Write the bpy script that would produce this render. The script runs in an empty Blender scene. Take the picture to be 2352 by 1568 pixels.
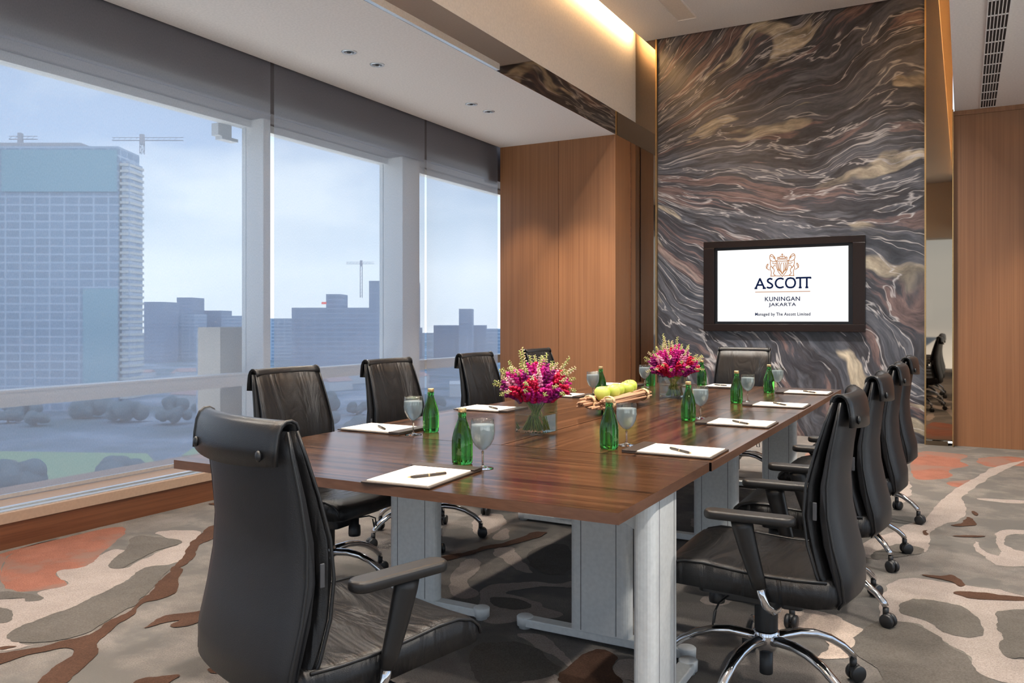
import bpy, math, random
from mathutils import Vector, Matrix
from mathutils import noise as noise_lib
R = math.radians
random.seed(7)
scene = bpy.context.scene
COL = scene.collection

# ------------------------------------------------------------------ camera, sky, exposure
cam_data = bpy.data.cameras.new('camera')
cam = bpy.data.objects.new('camera', cam_data)
COL.objects.link(cam)
cam.location = (0, 0, 1.24)
cam.rotation_euler = (R(90), 0, R(28.77))
cam_data.sensor_width = 36
cam_data.lens = 36 * 1892 / 2352
cam_data.shift_y = -49 / 2352
cam_data.clip_start = 0.05
cam_data.clip_end = 3000
scene.camera = cam

scene.view_settings.view_transform = 'Standard'
scene.view_settings.look = 'None'
scene.view_settings.exposure = 0.35
scene.view_settings.gamma = 1.0
scene.view_settings.use_curve_mapping = False
scene.cycles.use_denoising = True
scene.cycles.max_bounces = 10
scene.cycles.transparent_max_bounces = 16
scene.cycles.sample_clamp_indirect = 6.0
scene.cycles.caustics_refractive = True
scene.cycles.caustics_reflective = False
scene.cycles.blur_glossy = 1.0


def build_world():
    w = bpy.data.worlds.new('hazy_sky')
    scene.world = w
    w.use_nodes = True
    nt = w.node_tree
    nt.nodes.clear()
    N, L = nt.nodes.new, nt.links.new
    out = N('ShaderNodeOutputWorld')
    bg = N('ShaderNodeBackground')
    tc = N('ShaderNodeTexCoord')
    sep = N('ShaderNodeSeparateXYZ')
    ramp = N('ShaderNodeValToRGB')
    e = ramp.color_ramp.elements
    e[0].position = 0.0; e[0].color = (1.75, 1.66, 1.55, 1)  # brightness below the horizon added to light ceilings and the under-table floor
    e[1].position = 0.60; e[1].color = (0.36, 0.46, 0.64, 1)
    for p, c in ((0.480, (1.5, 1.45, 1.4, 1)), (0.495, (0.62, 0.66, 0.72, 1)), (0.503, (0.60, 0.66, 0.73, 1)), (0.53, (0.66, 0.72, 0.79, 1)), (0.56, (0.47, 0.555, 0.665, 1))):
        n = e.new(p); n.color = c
    m = N('ShaderNodeMath'); m.operation = 'MULTIPLY_ADD'; m.inputs[1].default_value = 0.5; m.inputs[2].default_value = 0.5
    noise = N('ShaderNodeTexNoise'); noise.inputs['Scale'].default_value = 3.2; noise.inputs['Detail'].default_value = 5
    mp = N('ShaderNodeMapping'); mp.inputs['Scale'].default_value = (1, 1, 2.6); mp.inputs['Location'].default_value = (3.1, 0.4, 0.2)
    cr = N('ShaderNodeValToRGB'); cr.color_ramp.elements[0].position = 0.46; cr.color_ramp.elements[1].position = 0.66
    mix = N('ShaderNodeMixRGB'); mix.inputs[2].default_value = (0.74, 0.78, 0.83, 1)
    mf = N('ShaderNodeMath'); mf.operation = 'MULTIPLY'; mf.inputs[1].default_value = 0.75
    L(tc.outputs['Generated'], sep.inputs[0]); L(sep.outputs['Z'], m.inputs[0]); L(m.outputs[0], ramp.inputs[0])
    L(tc.outputs['Generated'], mp.inputs[0]); L(mp.outputs[0], noise.inputs['Vector']); L(noise.outputs['Fac'], cr.inputs[0])
    L(cr.outputs[0], mf.inputs[0]); L(mf.outputs[0], mix.inputs[0]); L(ramp.outputs[0], mix.inputs[1])
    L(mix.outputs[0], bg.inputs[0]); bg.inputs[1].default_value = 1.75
    L(bg.outputs[0], out.inputs[0])


build_world()


def area(name, loc, rot, sx, sy, power, color=(1, 1, 1), spread=180):
    d = bpy.data.lights.new(name, 'AREA'); d.shape = 'RECTANGLE'; d.size = sx; d.size_y = sy
    d.energy = power; d.color = color; d.spread = R(spread)
    o = bpy.data.objects.new(name, d); COL.objects.link(o); o.location = loc; o.rotation_euler = rot
    return o


def spot(name, loc, power, color=(1, 0.93, 0.84), size=95, blend=0.9, rot=(0, 0, 0), radius=0.05):
    d = bpy.data.lights.new(name, 'SPOT'); d.energy = power; d.color = color
    d.spot_size = R(size); d.spot_blend = blend; d.shadow_soft_size = radius
    o = bpy.data.objects.new(name, d); COL.objects.link(o); o.location = loc; o.rotation_euler = rot
    return o


# warm cove strips hidden on top of the raised ceiling panel, and the recessed lamps of the room
WARM = (1.0, 0.62, 0.28)
area('cove_light', (-3.26, 3.3, 4.66), (0, R(70), 0), 0.10, 11.5, 210, WARM, 130)
area('cove_light', (-0.23, 3.3, 4.66), (0, R(-70), 0), 0.10, 11.5, 150, WARM, 130)
# lamps above the table in the raised ceiling
for yy in (0.4, 2.2, 4.0, 5.8, 7.4):
    for xx in (-2.5, -1.0):
        spot('ceiling_lamp_light', (xx, yy, 4.44), 270, (1, 0.91, 0.80), 88, 0.9, radius=0.12)

PATCHES = [
('r',[(-4.5,2.55),(-4.5,2.91),(-4.47,3.22),(-4.37,3.2),(-4.17,2.98),(-3.98,2.74),(-3.86,2.58),(-3.95,2.46),(-3.65,2.39),(-3.72,2.27),(-3.84,2.16)]),
('r',[(-4.5,2.55),(-4.5,2.91),(-4.5,2.81),(-4.5,2.48),(-4.33,2.13),(-3.84,2.16)]),
('l',[(-4.16,3.21),(-4.12,3.29),(-3.97,3.36),(-3.86,3.32),(-3.7,3.09),(-3.55,2.93),(-3.53,2.82),(-3.62,2.74),(-3.48,2.56),(-3.45,2.43),(-3.36,2.21),(-3.37,2.08),(-3.34,1.93),(-3.29,1.88),(-3.13,1.86),(-3.08,1.91),(-3.13,1.86),(-3.16,1.78),(-3.33,1.75),(-3.75,1.93),(-3.75,2.11),(-3.68,2.16),(-3.6,2.22),(-3.72,2.24),(-3.65,2.39),(-3.95,2.46),(-3.86,2.58),(-3.98,2.74),(-4.05,2.87),(-3.94,2.9),(-3.82,2.78),(-3.79,2.67),(-3.65,2.65),(-3.74,2.83),(-3.8,3.03),(-3.8,3.13),(-4.0,3.16)]),
('d',[(-3.77,2.64),(-3.87,2.74),(-3.94,2.88),(-4.23,3.12),(-4.04,3.14),(-3.89,3.17),(-3.8,3.14),(-3.81,2.96),(-3.73,2.77),(-3.66,2.65)]),
('d',[(-3.48,2.56),(-3.6,2.69),(-3.58,2.78),(-3.49,2.81),(-3.31,2.57),(-3.21,2.42),(-3.15,2.35),(-3.13,2.27),(-3.08,2.13),(-3.04,2.04),(-3.08,1.93),(-3.18,1.85),(-3.29,1.88),(-3.34,1.93),(-3.37,2.08),(-3.38,2.23),(-3.45,2.43)]),
('d',[(-3.87,2.14),(-3.81,2.2),(-3.62,2.23),(-3.57,2.19),(-3.62,2.14),(-3.7,2.17),(-3.77,2.08)]),
('d',[(-3.71,2.05),(-3.59,2.05),(-3.48,2.02),(-3.44,1.97),(-3.48,1.92)]),
('b',[(-3.91,3.71),(-3.97,3.59),(-3.99,3.48),(-3.87,3.31),(-3.75,3.11),(-3.58,2.96),(-3.46,2.76),(-3.31,2.57),(-3.27,2.52),(-3.15,2.35),(-3.08,2.18),(-3.01,2.03),(-3.07,1.89),(-3.14,1.76),(-3.2,1.68),(-3.08,1.62),(-3.04,1.71),(-3.05,1.84),(-2.95,1.93),(-2.89,1.9),(-2.86,1.8),(-2.78,1.69),(-2.73,1.63),(-2.66,1.67),(-2.7,1.73),(-2.77,1.87),(-2.84,1.95),(-2.94,2.02),(-3.03,2.21),(-3.16,2.38),(-3.1,2.48),(-3.29,2.7),(-3.44,2.82),(-3.53,2.99),(-3.7,3.14),(-3.73,3.28),(-3.76,3.43),(-3.75,3.56)]),
('b',[(-2.89,2.17),(-2.93,2.29),(-2.91,2.37),(-2.85,2.43),(-2.79,2.52),(-2.75,2.59),(-2.71,2.55),(-2.75,2.49),(-2.76,2.39),(-2.75,2.29),(-2.79,2.25),(-2.82,2.26),(-2.84,2.33),(-2.87,2.27)]),
('b',[(-2.48,1.81),(-2.5,1.9),(-2.4,1.97),(-2.38,1.93),(-2.37,1.87)]),
('b',[(-2.34,2.03),(-2.36,2.07),(-2.31,2.13),(-2.27,2.13),(-2.27,2.1),(-2.29,2.04)]),
('b',[(-3.22,1.78),(-3.17,1.84),(-3.15,1.83),(-3.16,1.78)]),
('b',[(-4.5,3.88),(-4.43,3.95),(-4.33,3.95),(-4.33,3.86)]),
('l',[(-2.0,2.11),(-2.04,2.23),(-2.01,2.38),(-1.96,2.5),(-1.91,2.58),(-1.89,2.5),(-1.93,2.38),(-1.94,2.23),(-1.91,2.12)]),
('b',[(-2.41,3.6),(-2.31,3.77),(-2.29,3.9),(-2.22,4.06),(-2.22,4.18),(-2.2,4.3),(-2.12,4.32),(-2.12,4.22),(-2.16,4.05),(-2.18,3.96),(-2.26,3.84),(-2.27,3.72),(-2.35,3.51)]),
('l',[(-2.25,3.87),(-2.16,3.97),(-2.12,3.88),(-2.02,3.78),(-1.94,3.68),(-1.84,3.57),(-1.95,3.59),(-2.07,3.72),(-2.16,3.76)]),
('l',[(-2.73,4.53),(-2.6,4.6),(-2.45,4.42),(-2.41,4.2),(-2.42,4.01),(-2.58,4.19)]),
('l',[(-2.41,4.2),(-2.4,4.34),(-2.24,4.04),(-2.34,4.01)]),
('l',[(-2.27,3.56),(-2.25,3.68),(-2.16,3.62),(-2.09,3.44),(-2.09,3.33),(-2.02,3.28),(-1.92,3.19),(-1.94,3.1),(-2.06,3.12)]),
('l',[(-1.96,3.33),(-1.9,3.39),(-1.8,3.47),(-1.68,3.49),(-1.63,3.58),(-1.55,3.58),(-1.52,3.51),(-1.58,3.48),(-1.71,3.44),(-1.81,3.33),(-1.84,3.26),(-1.73,3.27),(-1.61,3.21),(-1.59,3.16),(-1.47,3.17),(-1.5,3.09),(-1.59,3.06),(-1.63,2.95),(-1.72,2.88),(-1.89,3.12)]),
('d',[(-1.86,3.18),(-1.82,3.22),(-1.7,3.22),(-1.61,3.13),(-1.7,3.09),(-1.82,3.1)]),
('d',[(-1.63,2.71),(-1.61,2.73),(-1.51,2.79),(-1.4,2.77),(-1.31,2.67),(-1.25,2.66),(-1.25,2.6),(-1.32,2.5),(-1.42,2.41),(-1.5,2.43),(-1.6,2.57)]),
('b',[(-1.21,2.51),(-1.24,2.62),(-1.24,2.73),(-1.23,2.85),(-1.21,2.88),(-1.11,2.85),(-1.11,2.77),(-1.07,2.69),(-1.0,2.63)]),
('l',[(-1.11,2.77),(-1.11,2.84),(-1.04,2.87),(-0.98,2.84),(-0.96,2.72),(-1.0,2.68),(-1.05,2.68)]),
('l',[(-1.57,2.85),(-1.46,2.92),(-1.35,2.83),(-1.23,2.7),(-1.24,2.67),(-1.28,2.7),(-1.42,2.78)]),
('l',[(-1.32,2.45),(-1.32,2.51),(-1.3,2.58),(-1.24,2.61),(-1.19,2.52)]),
('l',[(-1.13,2.56),(-1.13,2.65),(-1.07,2.67),(-1.0,2.68),(-0.94,2.66)]),
('d',[(-1.98,4.15),(-1.83,4.04),(-1.69,3.71),(-1.76,3.57),(-1.97,3.72),(-2.06,3.97)]),
('l',[(0.46,8.52),(0.18,7.54),(0.07,6.99),(-0.03,6.54),(0.03,6.16),(-0.03,5.75),(-0.1,5.68),(-0.18,5.46),(-0.16,5.16),(-0.17,4.91),(-0.31,4.76),(-0.38,4.63),(-0.45,4.66),(-0.5,4.75),(-0.48,5.01),(-0.4,5.22),(-0.33,5.49),(-0.19,5.76),(-0.16,6.27),(-0.05,6.92),(0.09,7.49),(0.24,8.15),(0.55,8.7)]),
('l',[(-0.45,6.88),(-0.39,7.13),(-0.33,6.68),(-0.34,6.29),(-0.37,6.12),(-0.43,6.37)]),
('l',[(0.17,5.65),(0.31,5.75),(0.42,5.72),(0.3,5.6),(0.23,5.58),(0.18,5.35),(0.23,5.21),(0.28,5.2),(0.35,5.12),(0.34,4.94),(0.26,4.87),(0.14,4.82),(0.12,4.9),(0.06,5.05),(0.04,5.29),(0.06,5.3),(0.08,5.14),(0.13,5.04),(0.18,5.01),(0.15,5.3)]),
('l',[(0.05,6.59),(0.36,6.65),(0.55,6.7),(0.35,6.52),(0.1,6.51)]),
('l',[(-0.3,4.34),(-0.17,4.42),(-0.08,4.39),(0.06,4.39),(0.14,4.4),(0.22,4.34),(0.33,4.36),(0.31,4.19),(0.23,4.16),(0.13,4.08),(0.11,3.9),(0.14,3.79),(0.11,3.64),(0.13,3.51),(0.19,3.53),(0.27,3.54),(0.25,3.29),(0.11,3.28),(0.03,3.34),(0.02,3.5),(-0.06,3.55),(-0.12,3.68),(-0.16,3.75),(-0.28,3.72),(-0.32,3.76),(-0.32,4.04)]),
('d',[(-0.24,4.01),(-0.18,4.08),(-0.04,4.09),(0.05,3.99),(0.07,3.77),(0.02,3.67),(-0.06,3.67),(-0.1,3.76),(-0.16,3.81),(-0.25,3.85)]),
('d',[(0.12,4.06),(0.22,4.14),(0.31,4.16),(0.27,3.56),(0.19,3.55),(0.13,3.51),(0.11,3.64),(0.14,3.77),(0.11,3.91)]),
('d',[(-0.37,3.52),(-0.32,3.68),(-0.28,3.72),(-0.16,3.75),(-0.09,3.63),(-0.06,3.55),(0.02,3.47),(0.03,3.35),(0.11,3.27),(0.07,3.15),(-0.29,2.99),(-0.23,3.16),(-0.36,3.29),(-0.37,3.4)]),
('d',[(-0.45,4.68),(-0.39,4.91),(-0.31,5.05),(-0.19,5.01),(-0.19,4.87),(-0.31,4.76),(-0.39,4.63)]),
('c',[(-0.74,3.64),(-0.65,3.66),(-0.57,3.74),(-0.42,3.64),(-0.32,3.56),(-0.35,3.4),(-0.36,3.27),(-0.46,3.16),(-0.48,3.24),(-0.44,3.37),(-0.54,3.41),(-0.65,3.38),(-0.75,3.49)]),
('b',[(-0.21,4.49),(-0.1,4.49),(-0.02,4.54),(0.0,4.39),(-0.02,4.34),(-0.05,4.43),(-0.12,4.44)]),
('b',[(-0.06,4.26),(0.03,4.31),(0.15,4.32),(0.27,4.33),(0.27,4.28),(0.06,4.2),(-0.02,4.2)]),
('b',[(-0.21,5.3),(-0.2,5.41),(-0.18,5.45),(-0.18,5.29)]),
('b',[(-0.1,5.63),(-0.02,5.71),(0.02,5.94),(0.06,5.89),(0.06,5.71),(0.01,5.64)]),
('b',[(0.03,6.12),(0.07,6.12),(0.08,6.0),(0.05,5.99)]),
('b',[(-0.09,5.34),(0.02,5.42),(0.14,5.46),(0.02,5.37)]),
('r',[(-1.31,8.57),(-1.19,9.16),(-1.04,9.06),(-0.91,7.9),(-0.99,7.35),(-1.28,7.7)]),
('r',[(-0.43,8.7),(-0.15,8.74),(0.07,8.64),(-0.07,8.22),(0.08,8.06),(-0.15,7.69),(-0.04,7.42),(-0.28,7.09),(-0.38,7.24)]),
('r',[(0.06,8.43),(0.32,8.78),(0.58,8.65),(0.55,8.2),(0.36,8.21),(0.16,7.98)]),
('r',[(-0.14,7.16),(0.18,7.44),(0.02,6.96),(-0.09,6.95)]),
('l',[(-1.53,5.09),(-1.37,5.04),(-1.26,4.92),(-1.27,4.74),(-1.41,4.78)]),
('l',[(-1.05,3.64),(-0.95,3.73),(-0.88,3.67),(-0.93,3.54),(-1.0,3.55)]),
]

# ------------------------------------------------------------------ materials
MATS = {}


def new_mat(name):
    m = bpy.data.materials.new(name); m.use_nodes = True
    nt = m.node_tree; nt.nodes.clear()
    out = nt.nodes.new('ShaderNodeOutputMaterial')
    MATS[name] = m
    return m, nt, out


def principled(nt, out, base=(0.5, 0.5, 0.5), rough=0.5, metal=0.0, spec=0.5, **kw):
    p = nt.nodes.new('ShaderNodeBsdfPrincipled')
    p.inputs['Base Color'].default_value = (*base, 1)
    p.inputs['Roughness'].default_value = rough
    p.inputs['Metallic'].default_value = metal
    p.inputs['Specular IOR Level'].default_value = spec
    for k, v in kw.items():
        p.inputs[k].default_value = v
    nt.links.new(p.outputs[0], out.inputs[0])
    return p


def coords(nt, scale=(1, 1, 1), rot=(0, 0, 0), kind='Object'):
    tc = nt.nodes.new('ShaderNodeTexCoord'); mp = nt.nodes.new('ShaderNodeMapping')
    mp.inputs['Scale'].default_value = scale; mp.inputs['Rotation'].default_value = rot
    nt.links.new(tc.outputs[kind], mp.inputs[0])
    return mp.outputs[0]


def noise(nt, vec, scale=5, detail=4, rough=0.5, dist=0.0):
    n = nt.nodes.new('ShaderNodeTexNoise')
    n.inputs['Scale'].default_value = scale; n.inputs['Detail'].default_value = detail
    n.inputs['Roughness'].default_value = rough; n.inputs['Distortion'].default_value = dist
    if vec is not None: nt.links.new(vec, n.inputs['Vector'])
    return n


def ramp(nt, fac, stops, interp='LINEAR'):
    r = nt.nodes.new('ShaderNodeValToRGB'); cr = r.color_ramp; cr.interpolation = interp
    cr.elements[0].position = stops[0][0]; cr.elements[0].color = (*stops[0][1], 1)
    cr.elements[1].position = stops[-1][0]; cr.elements[1].color = (*stops[-1][1], 1)
    for p, c in stops[1:-1]:
        e = cr.elements.new(p); e.color = (*c, 1)
    nt.links.new(fac, r.inputs[0])
    return r.outputs[0]


def bump(nt, p, height, strength=0.2, dist=0.01):
    b = nt.nodes.new('ShaderNodeBump'); b.inputs['Strength'].default_value = strength; b.inputs['Distance'].default_value = dist
    nt.links.new(height, b.inputs['Height']); nt.links.new(b.outputs[0], p.inputs['Normal'])


def math_node(nt, op, a, b=None):
    m = nt.nodes.new('ShaderNodeMath'); m.operation = op
    for i, v in enumerate((a, b)):
        if v is None: continue
        if isinstance(v, (int, float)): m.inputs[i].default_value = v
        else: nt.links.new(v, m.inputs[i])
    return m.outputs[0]


def mixrgb(nt, fac, a, b, mode='MIX'):
    m = nt.nodes.new('ShaderNodeMixRGB'); m.blend_type = mode
    for i, v in ((0, fac), (1, a), (2, b)):
        if isinstance(v, (int, float)): m.inputs[i].default_value = v
        elif isinstance(v, tuple): m.inputs[i].default_value = (*v, 1)
        else: nt.links.new(v, m.inputs[i])
    return m.outputs[0]


def simple(name, base, rough=0.5, metal=0.0, spec=0.5, **kw):
    m, nt, out = new_mat(name)
    p = principled(nt, out, base, rough, metal, spec, **kw)
    n = noise(nt, coords(nt), 60, 2)
    c = ramp(nt, n.outputs[0], [(0.3, tuple(v * 0.94 for v in base)), (0.7, tuple(min(1, v * 1.05) for v in base))])
    nt.links.new(c, p.inputs['Base Color'])
    return m


def emit(name, col, strength):
    m, nt, out = new_mat(name)
    e = nt.nodes.new('ShaderNodeEmission'); e.inputs[0].default_value = (*col, 1); e.inputs[1].default_value = strength
    nt.links.new(e.outputs[0], out.inputs[0])
    return m


def wood(name, dark, light, scale, rough=0.4, fine=1.0, spec=0.5, b=0.02, lo=0.36, hi=0.62):
    m, nt, out = new_mat(name)
    p = principled(nt, out, light, rough, 0, spec)
    v = coords(nt, scale)
    n1 = noise(nt, v, 1.0, 3, 0.55, 0.3)
    v2 = coords(nt, tuple(s * 3.7 for s in scale))
    n2 = noise(nt, v2, fine, 3, 0.6)
    f = math_node(nt, 'ADD', math_node(nt, 'MULTIPLY', n1.outputs[0], 0.55), math_node(nt, 'MULTIPLY', n2.outputs[0], 0.45))
    c = ramp(nt, f, [(lo, dark), (0.5, tuple((a + b_) / 2 for a, b_ in zip(dark, light))), (hi, light)])
    nt.links.new(c, p.inputs['Base Color'])
    bump(nt, p, n2.outputs[0], b, 0.002)
    return m


wood('wall_wood', (0.20, 0.086, 0.036), (0.27, 0.122, 0.053), (60, 60, 0.35), 0.42)
wood('kick_wood', (0.10, 0.035, 0.016), (0.16, 0.062, 0.028), (3, 0.6, 30), 0.4)
wood('table_wood_x', (0.0135, 0.0055, 0.0026), (0.072, 0.031, 0.0140), (0.5, 48, 48), 0.2, 1.0, 0.36, 0.01, 0.42, 0.57)
wood('table_wood_y', (0.0135, 0.0055, 0.0026), (0.072, 0.031, 0.0140), (48, 0.5, 48), 0.2, 1.0, 0.36, 0.01, 0.42, 0.57)
wood('table_edge', (0.10, 0.048, 0.030), (0.15, 0.075, 0.047), (6, 6, 40), 0.35)
simple('paint_ceiling', (0.80, 0.77, 0.75), 0.85, 0, 0.2)
simple('paint_cream', (0.76, 0.68, 0.60), 0.8, 0, 0.2)
simple('paint_dark', (0.05, 0.045, 0.045), 0.8, 0, 0.2)
simple('bulkhead', (0.13, 0.118, 0.122), 0.8, 0, 0.2)
simple('sill_stone', (0.36, 0.25, 0.18), 0.5)
simple('aluminium', (0.75, 0.78, 0.80), 0.28, 0.9)
simple('frame_grey', (0.74, 0.76, 0.76), 0.5, 0.1)
simple('pier_beige', (0.50, 0.45, 0.38), 0.8)
simple('leg_grey', (0.66, 0.67, 0.66), 0.40, 0.0)
simple('leg_dark', (0.10, 0.10, 0.10), 0.5)
simple('black_plastic', (0.014, 0.014, 0.015), 0.42)
simple('arm_black', (0.013, 0.012, 0.012), 0.38, 0, 0.35)
simple('caster_grey', (0.05, 0.05, 0.055), 0.45)
simple('tv_frame', (0.010, 0.0045, 0.0028), 0.25, 0, 0.25)
simple('tv_bezel', (0.004, 0.004, 0.005), 0.3, 0, 0.3)
simple('gold_trim', (0.42, 0.28, 0.13), 0.3, 0.9)
simple('cap_gold', (0.62, 0.44, 0.22), 0.35, 0.75)
simple('paper', (0.86, 0.77, 0.66), 0.8)
simple('pad_leather', (0.028, 0.018, 0.014), 0.42)
simple('pen_dark', (0.02, 0.013, 0.010), 0.25)
simple('pen_gold', (0.75, 0.60, 0.35), 0.25, 0.9)
simple('twig', (0.42, 0.23, 0.13), 0.75)
simple('rope', (0.60, 0.42, 0.24), 0.9)


def petal(name, a, b):
    m, nt, out = new_mat(name)
    p = principled(nt, out, a, 0.55, 0, 0.3)
    n = noise(nt, coords(nt), 55, 2)
    c = ramp(nt, n.outputs[0], [(0.35, a), (0.65, b)])
    nt.links.new(c, p.inputs['Base Color'])
    tr = nt.nodes.new('ShaderNodeBsdfTranslucent'); nt.links.new(c, tr.inputs[0])
    mx = nt.nodes.new('ShaderNodeMixShader'); mx.inputs[0].default_value = 0.25
    nt.links.new(p.outputs[0], mx.inputs[1]); nt.links.new(tr.outputs[0], mx.inputs[2]); nt.links.new(mx.outputs[0], out.inputs[0])


petal('petal_magenta', (0.50, 0.005, 0.16), (0.72, 0.03, 0.36))
petal('petal_crimson', (0.50, 0.004, 0.03), (0.70, 0.01, 0.10))
petal('petal_purple', (0.22, 0.008, 0.12), (0.42, 0.02, 0.26))
petal('petal_pink', (0.75, 0.20, 0.42), (0.85, 0.48, 0.62))
petal('bud_green', (0.30, 0.34, 0.08), (0.66, 0.60, 0.34))
petal('bud_cream', (0.52, 0.42, 0.20), (0.82, 0.66, 0.52))
simple('stem_green', (0.16, 0.25, 0.03), 0.5)
simple('stem_light', (0.36, 0.42, 0.08), 0.5)


def apple_mat():
    m, nt, out = new_mat('apple_green')
    p = principled(nt, out, (0.5, 0.6, 0.08), 0.3)
    n = noise(nt, coords(nt, (1, 1, 1)), 9, 3)
    c = ramp(nt, n.outputs[0], [(0.3, (0.36, 0.50, 0.05)), (0.7, (0.58, 0.64, 0.14))])
    nt.links.new(c, p.inputs['Base Color'])


apple_mat()


def leather(name, base, wrinkle, rough=0.36):
    m, nt, out = new_mat(name)
    p = principled(nt, out, base, rough, 0, 0.38)
    v = coords(nt, (9, 9, 1.6) if wrinkle == 'v' else ((3, 12, 3) if wrinkle == 'h' else (1, 1, 1)))
    n = noise(nt, v, 1.0, 3, 0.55, 0.8)
    g = noise(nt, coords(nt), 420, 2, 0.6)
    if wrinkle in ('v', 'h'):
        h = math_node(nt, 'ADD', math_node(nt, 'MULTIPLY', n.outputs[0], 1.0), math_node(nt, 'MULTIPLY', g.outputs[0], 0.04))
        bump(nt, p, h, 0.9, 0.02)
    else:
        bump(nt, p, g.outputs[0], 0.25, 0.002)
    return m


leather('leather_front', (0.009, 0.0085, 0.009), 'v', 0.31)
leather('leather_seat', (0.009, 0.0085, 0.009), 'h', 0.34)
leather('leather_back', (0.015, 0.015, 0.017), 'g', 0.42)
leather('leather_flap', (0.013, 0.013, 0.014), 'g', 0.30)
simple('chrome', (0.62, 0.62, 0.64), 0.09, 1.0)
simple('piping_black', (0.010, 0.010, 0.011), 0.4)


def glass_mat(name, color, rough=0.0, ior=1.45):
    m, nt, out = new_mat(name)
    principled(nt, out, color, rough, 0, 0.5, **{'Transmission Weight': 1.0, 'IOR': ior})
    return m


def thin_glass(name, tint, gloss=1.0, rough=0.02):
    m, nt, out = new_mat(name)
    t = nt.nodes.new('ShaderNodeBsdfTransparent'); t.inputs[0].default_value = (*tint, 1)
    g = nt.nodes.new('ShaderNodeBsdfGlossy'); g.inputs['Roughness'].default_value = rough
    f = nt.nodes.new('ShaderNodeLayerWeight'); f.inputs[0].default_value = 0.5
    fm = math_node(nt, 'MULTIPLY', math_node(nt, 'ADD', math_node(nt, 'MULTIPLY', math_node(nt, 'POWER', f.outputs['Facing'], 4.0), 0.6), 0.045), gloss)
    mx = nt.nodes.new('ShaderNodeMixShader')
    nt.links.new(fm, mx.inputs[0]); nt.links.new(t.outputs[0], mx.inputs[1]); nt.links.new(g.outputs[0], mx.inputs[2])
    nt.links.new(mx.outputs[0], out.inputs[0])
    return m


glass_mat('bottle_green', (0.09, 0.52, 0.10), 0.0, 1.40)
glass_mat('clear_glass', (0.97, 0.98, 0.98), 0.0, 1.45)
thin_glass('window_glass', (0.93, 0.96, 0.97), 0.5)
thin_glass('vase_glass', (0.90, 0.93, 0.92), 1.3)
glass_mat('vase_water', (0.93, 0.96, 0.93), 0.0, 1.20)


def iced():
    m, nt, out = new_mat('iced_water')
    p = principled(nt, out, (0.74, 0.80, 0.86), 0.42, 0, 0.5, **{'Transmission Weight': 0.74, 'IOR': 1.12})
    n = noise(nt, coords(nt), 90, 3)
    bump(nt, p, n.outputs[0], 0.2, 0.002)


iced()


def mirror():
    m, nt, out = new_mat('bronze_mirror')
    principled(nt, out, (0.30, 0.235, 0.175), 0.02, 1.0)
    m, nt, out = new_mat('grey_mirror')
    principled(nt, out, (0.52, 0.47, 0.43), 0.03, 1.0)


mirror()


def shade_fabric():
    m, nt, out = new_mat('shade_fabric')
    tr = nt.nodes.new('ShaderNodeBsdfTransparent'); tr.inputs[0].default_value = (0.97, 0.98, 1.0, 1)
    tl = nt.nodes.new('ShaderNodeBsdfTranslucent'); tl.inputs[0].default_value = (0.62, 0.66, 0.72, 1)
    df = nt.nodes.new('ShaderNodeBsdfDiffuse')
    v = coords(nt, (1, 1, 1))
    n = noise(nt, v, 260, 2)
    c = ramp(nt, n.outputs[0], [(0.3, (0.30, 0.28, 0.31)), (0.7, (0.42, 0.39, 0.43))])
    nt.links.new(c, df.inputs[0])
    m1 = nt.nodes.new('ShaderNodeMixShader'); m1.inputs[0].default_value = 0.42
    nt.links.new(tl.outputs[0], m1.inputs[1]); nt.links.new(df.outputs[0], m1.inputs[2])
    m2 = nt.nodes.new('ShaderNodeMixShader')
    w = noise(nt, coords(nt, (1, 1, 0.35)), 190, 1)
    f = math_node(nt, 'ADD', math_node(nt, 'MULTIPLY', w.outputs[0], 0.14), 0.42)
    nt.links.new(f, m2.inputs[0])
    nt.links.new(tr.outputs[0], m2.inputs[1]); nt.links.new(m1.outputs[0], m2.inputs[2])
    nt.links.new(m2.outputs[0], out.inputs[0])


shade_fabric()


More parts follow.
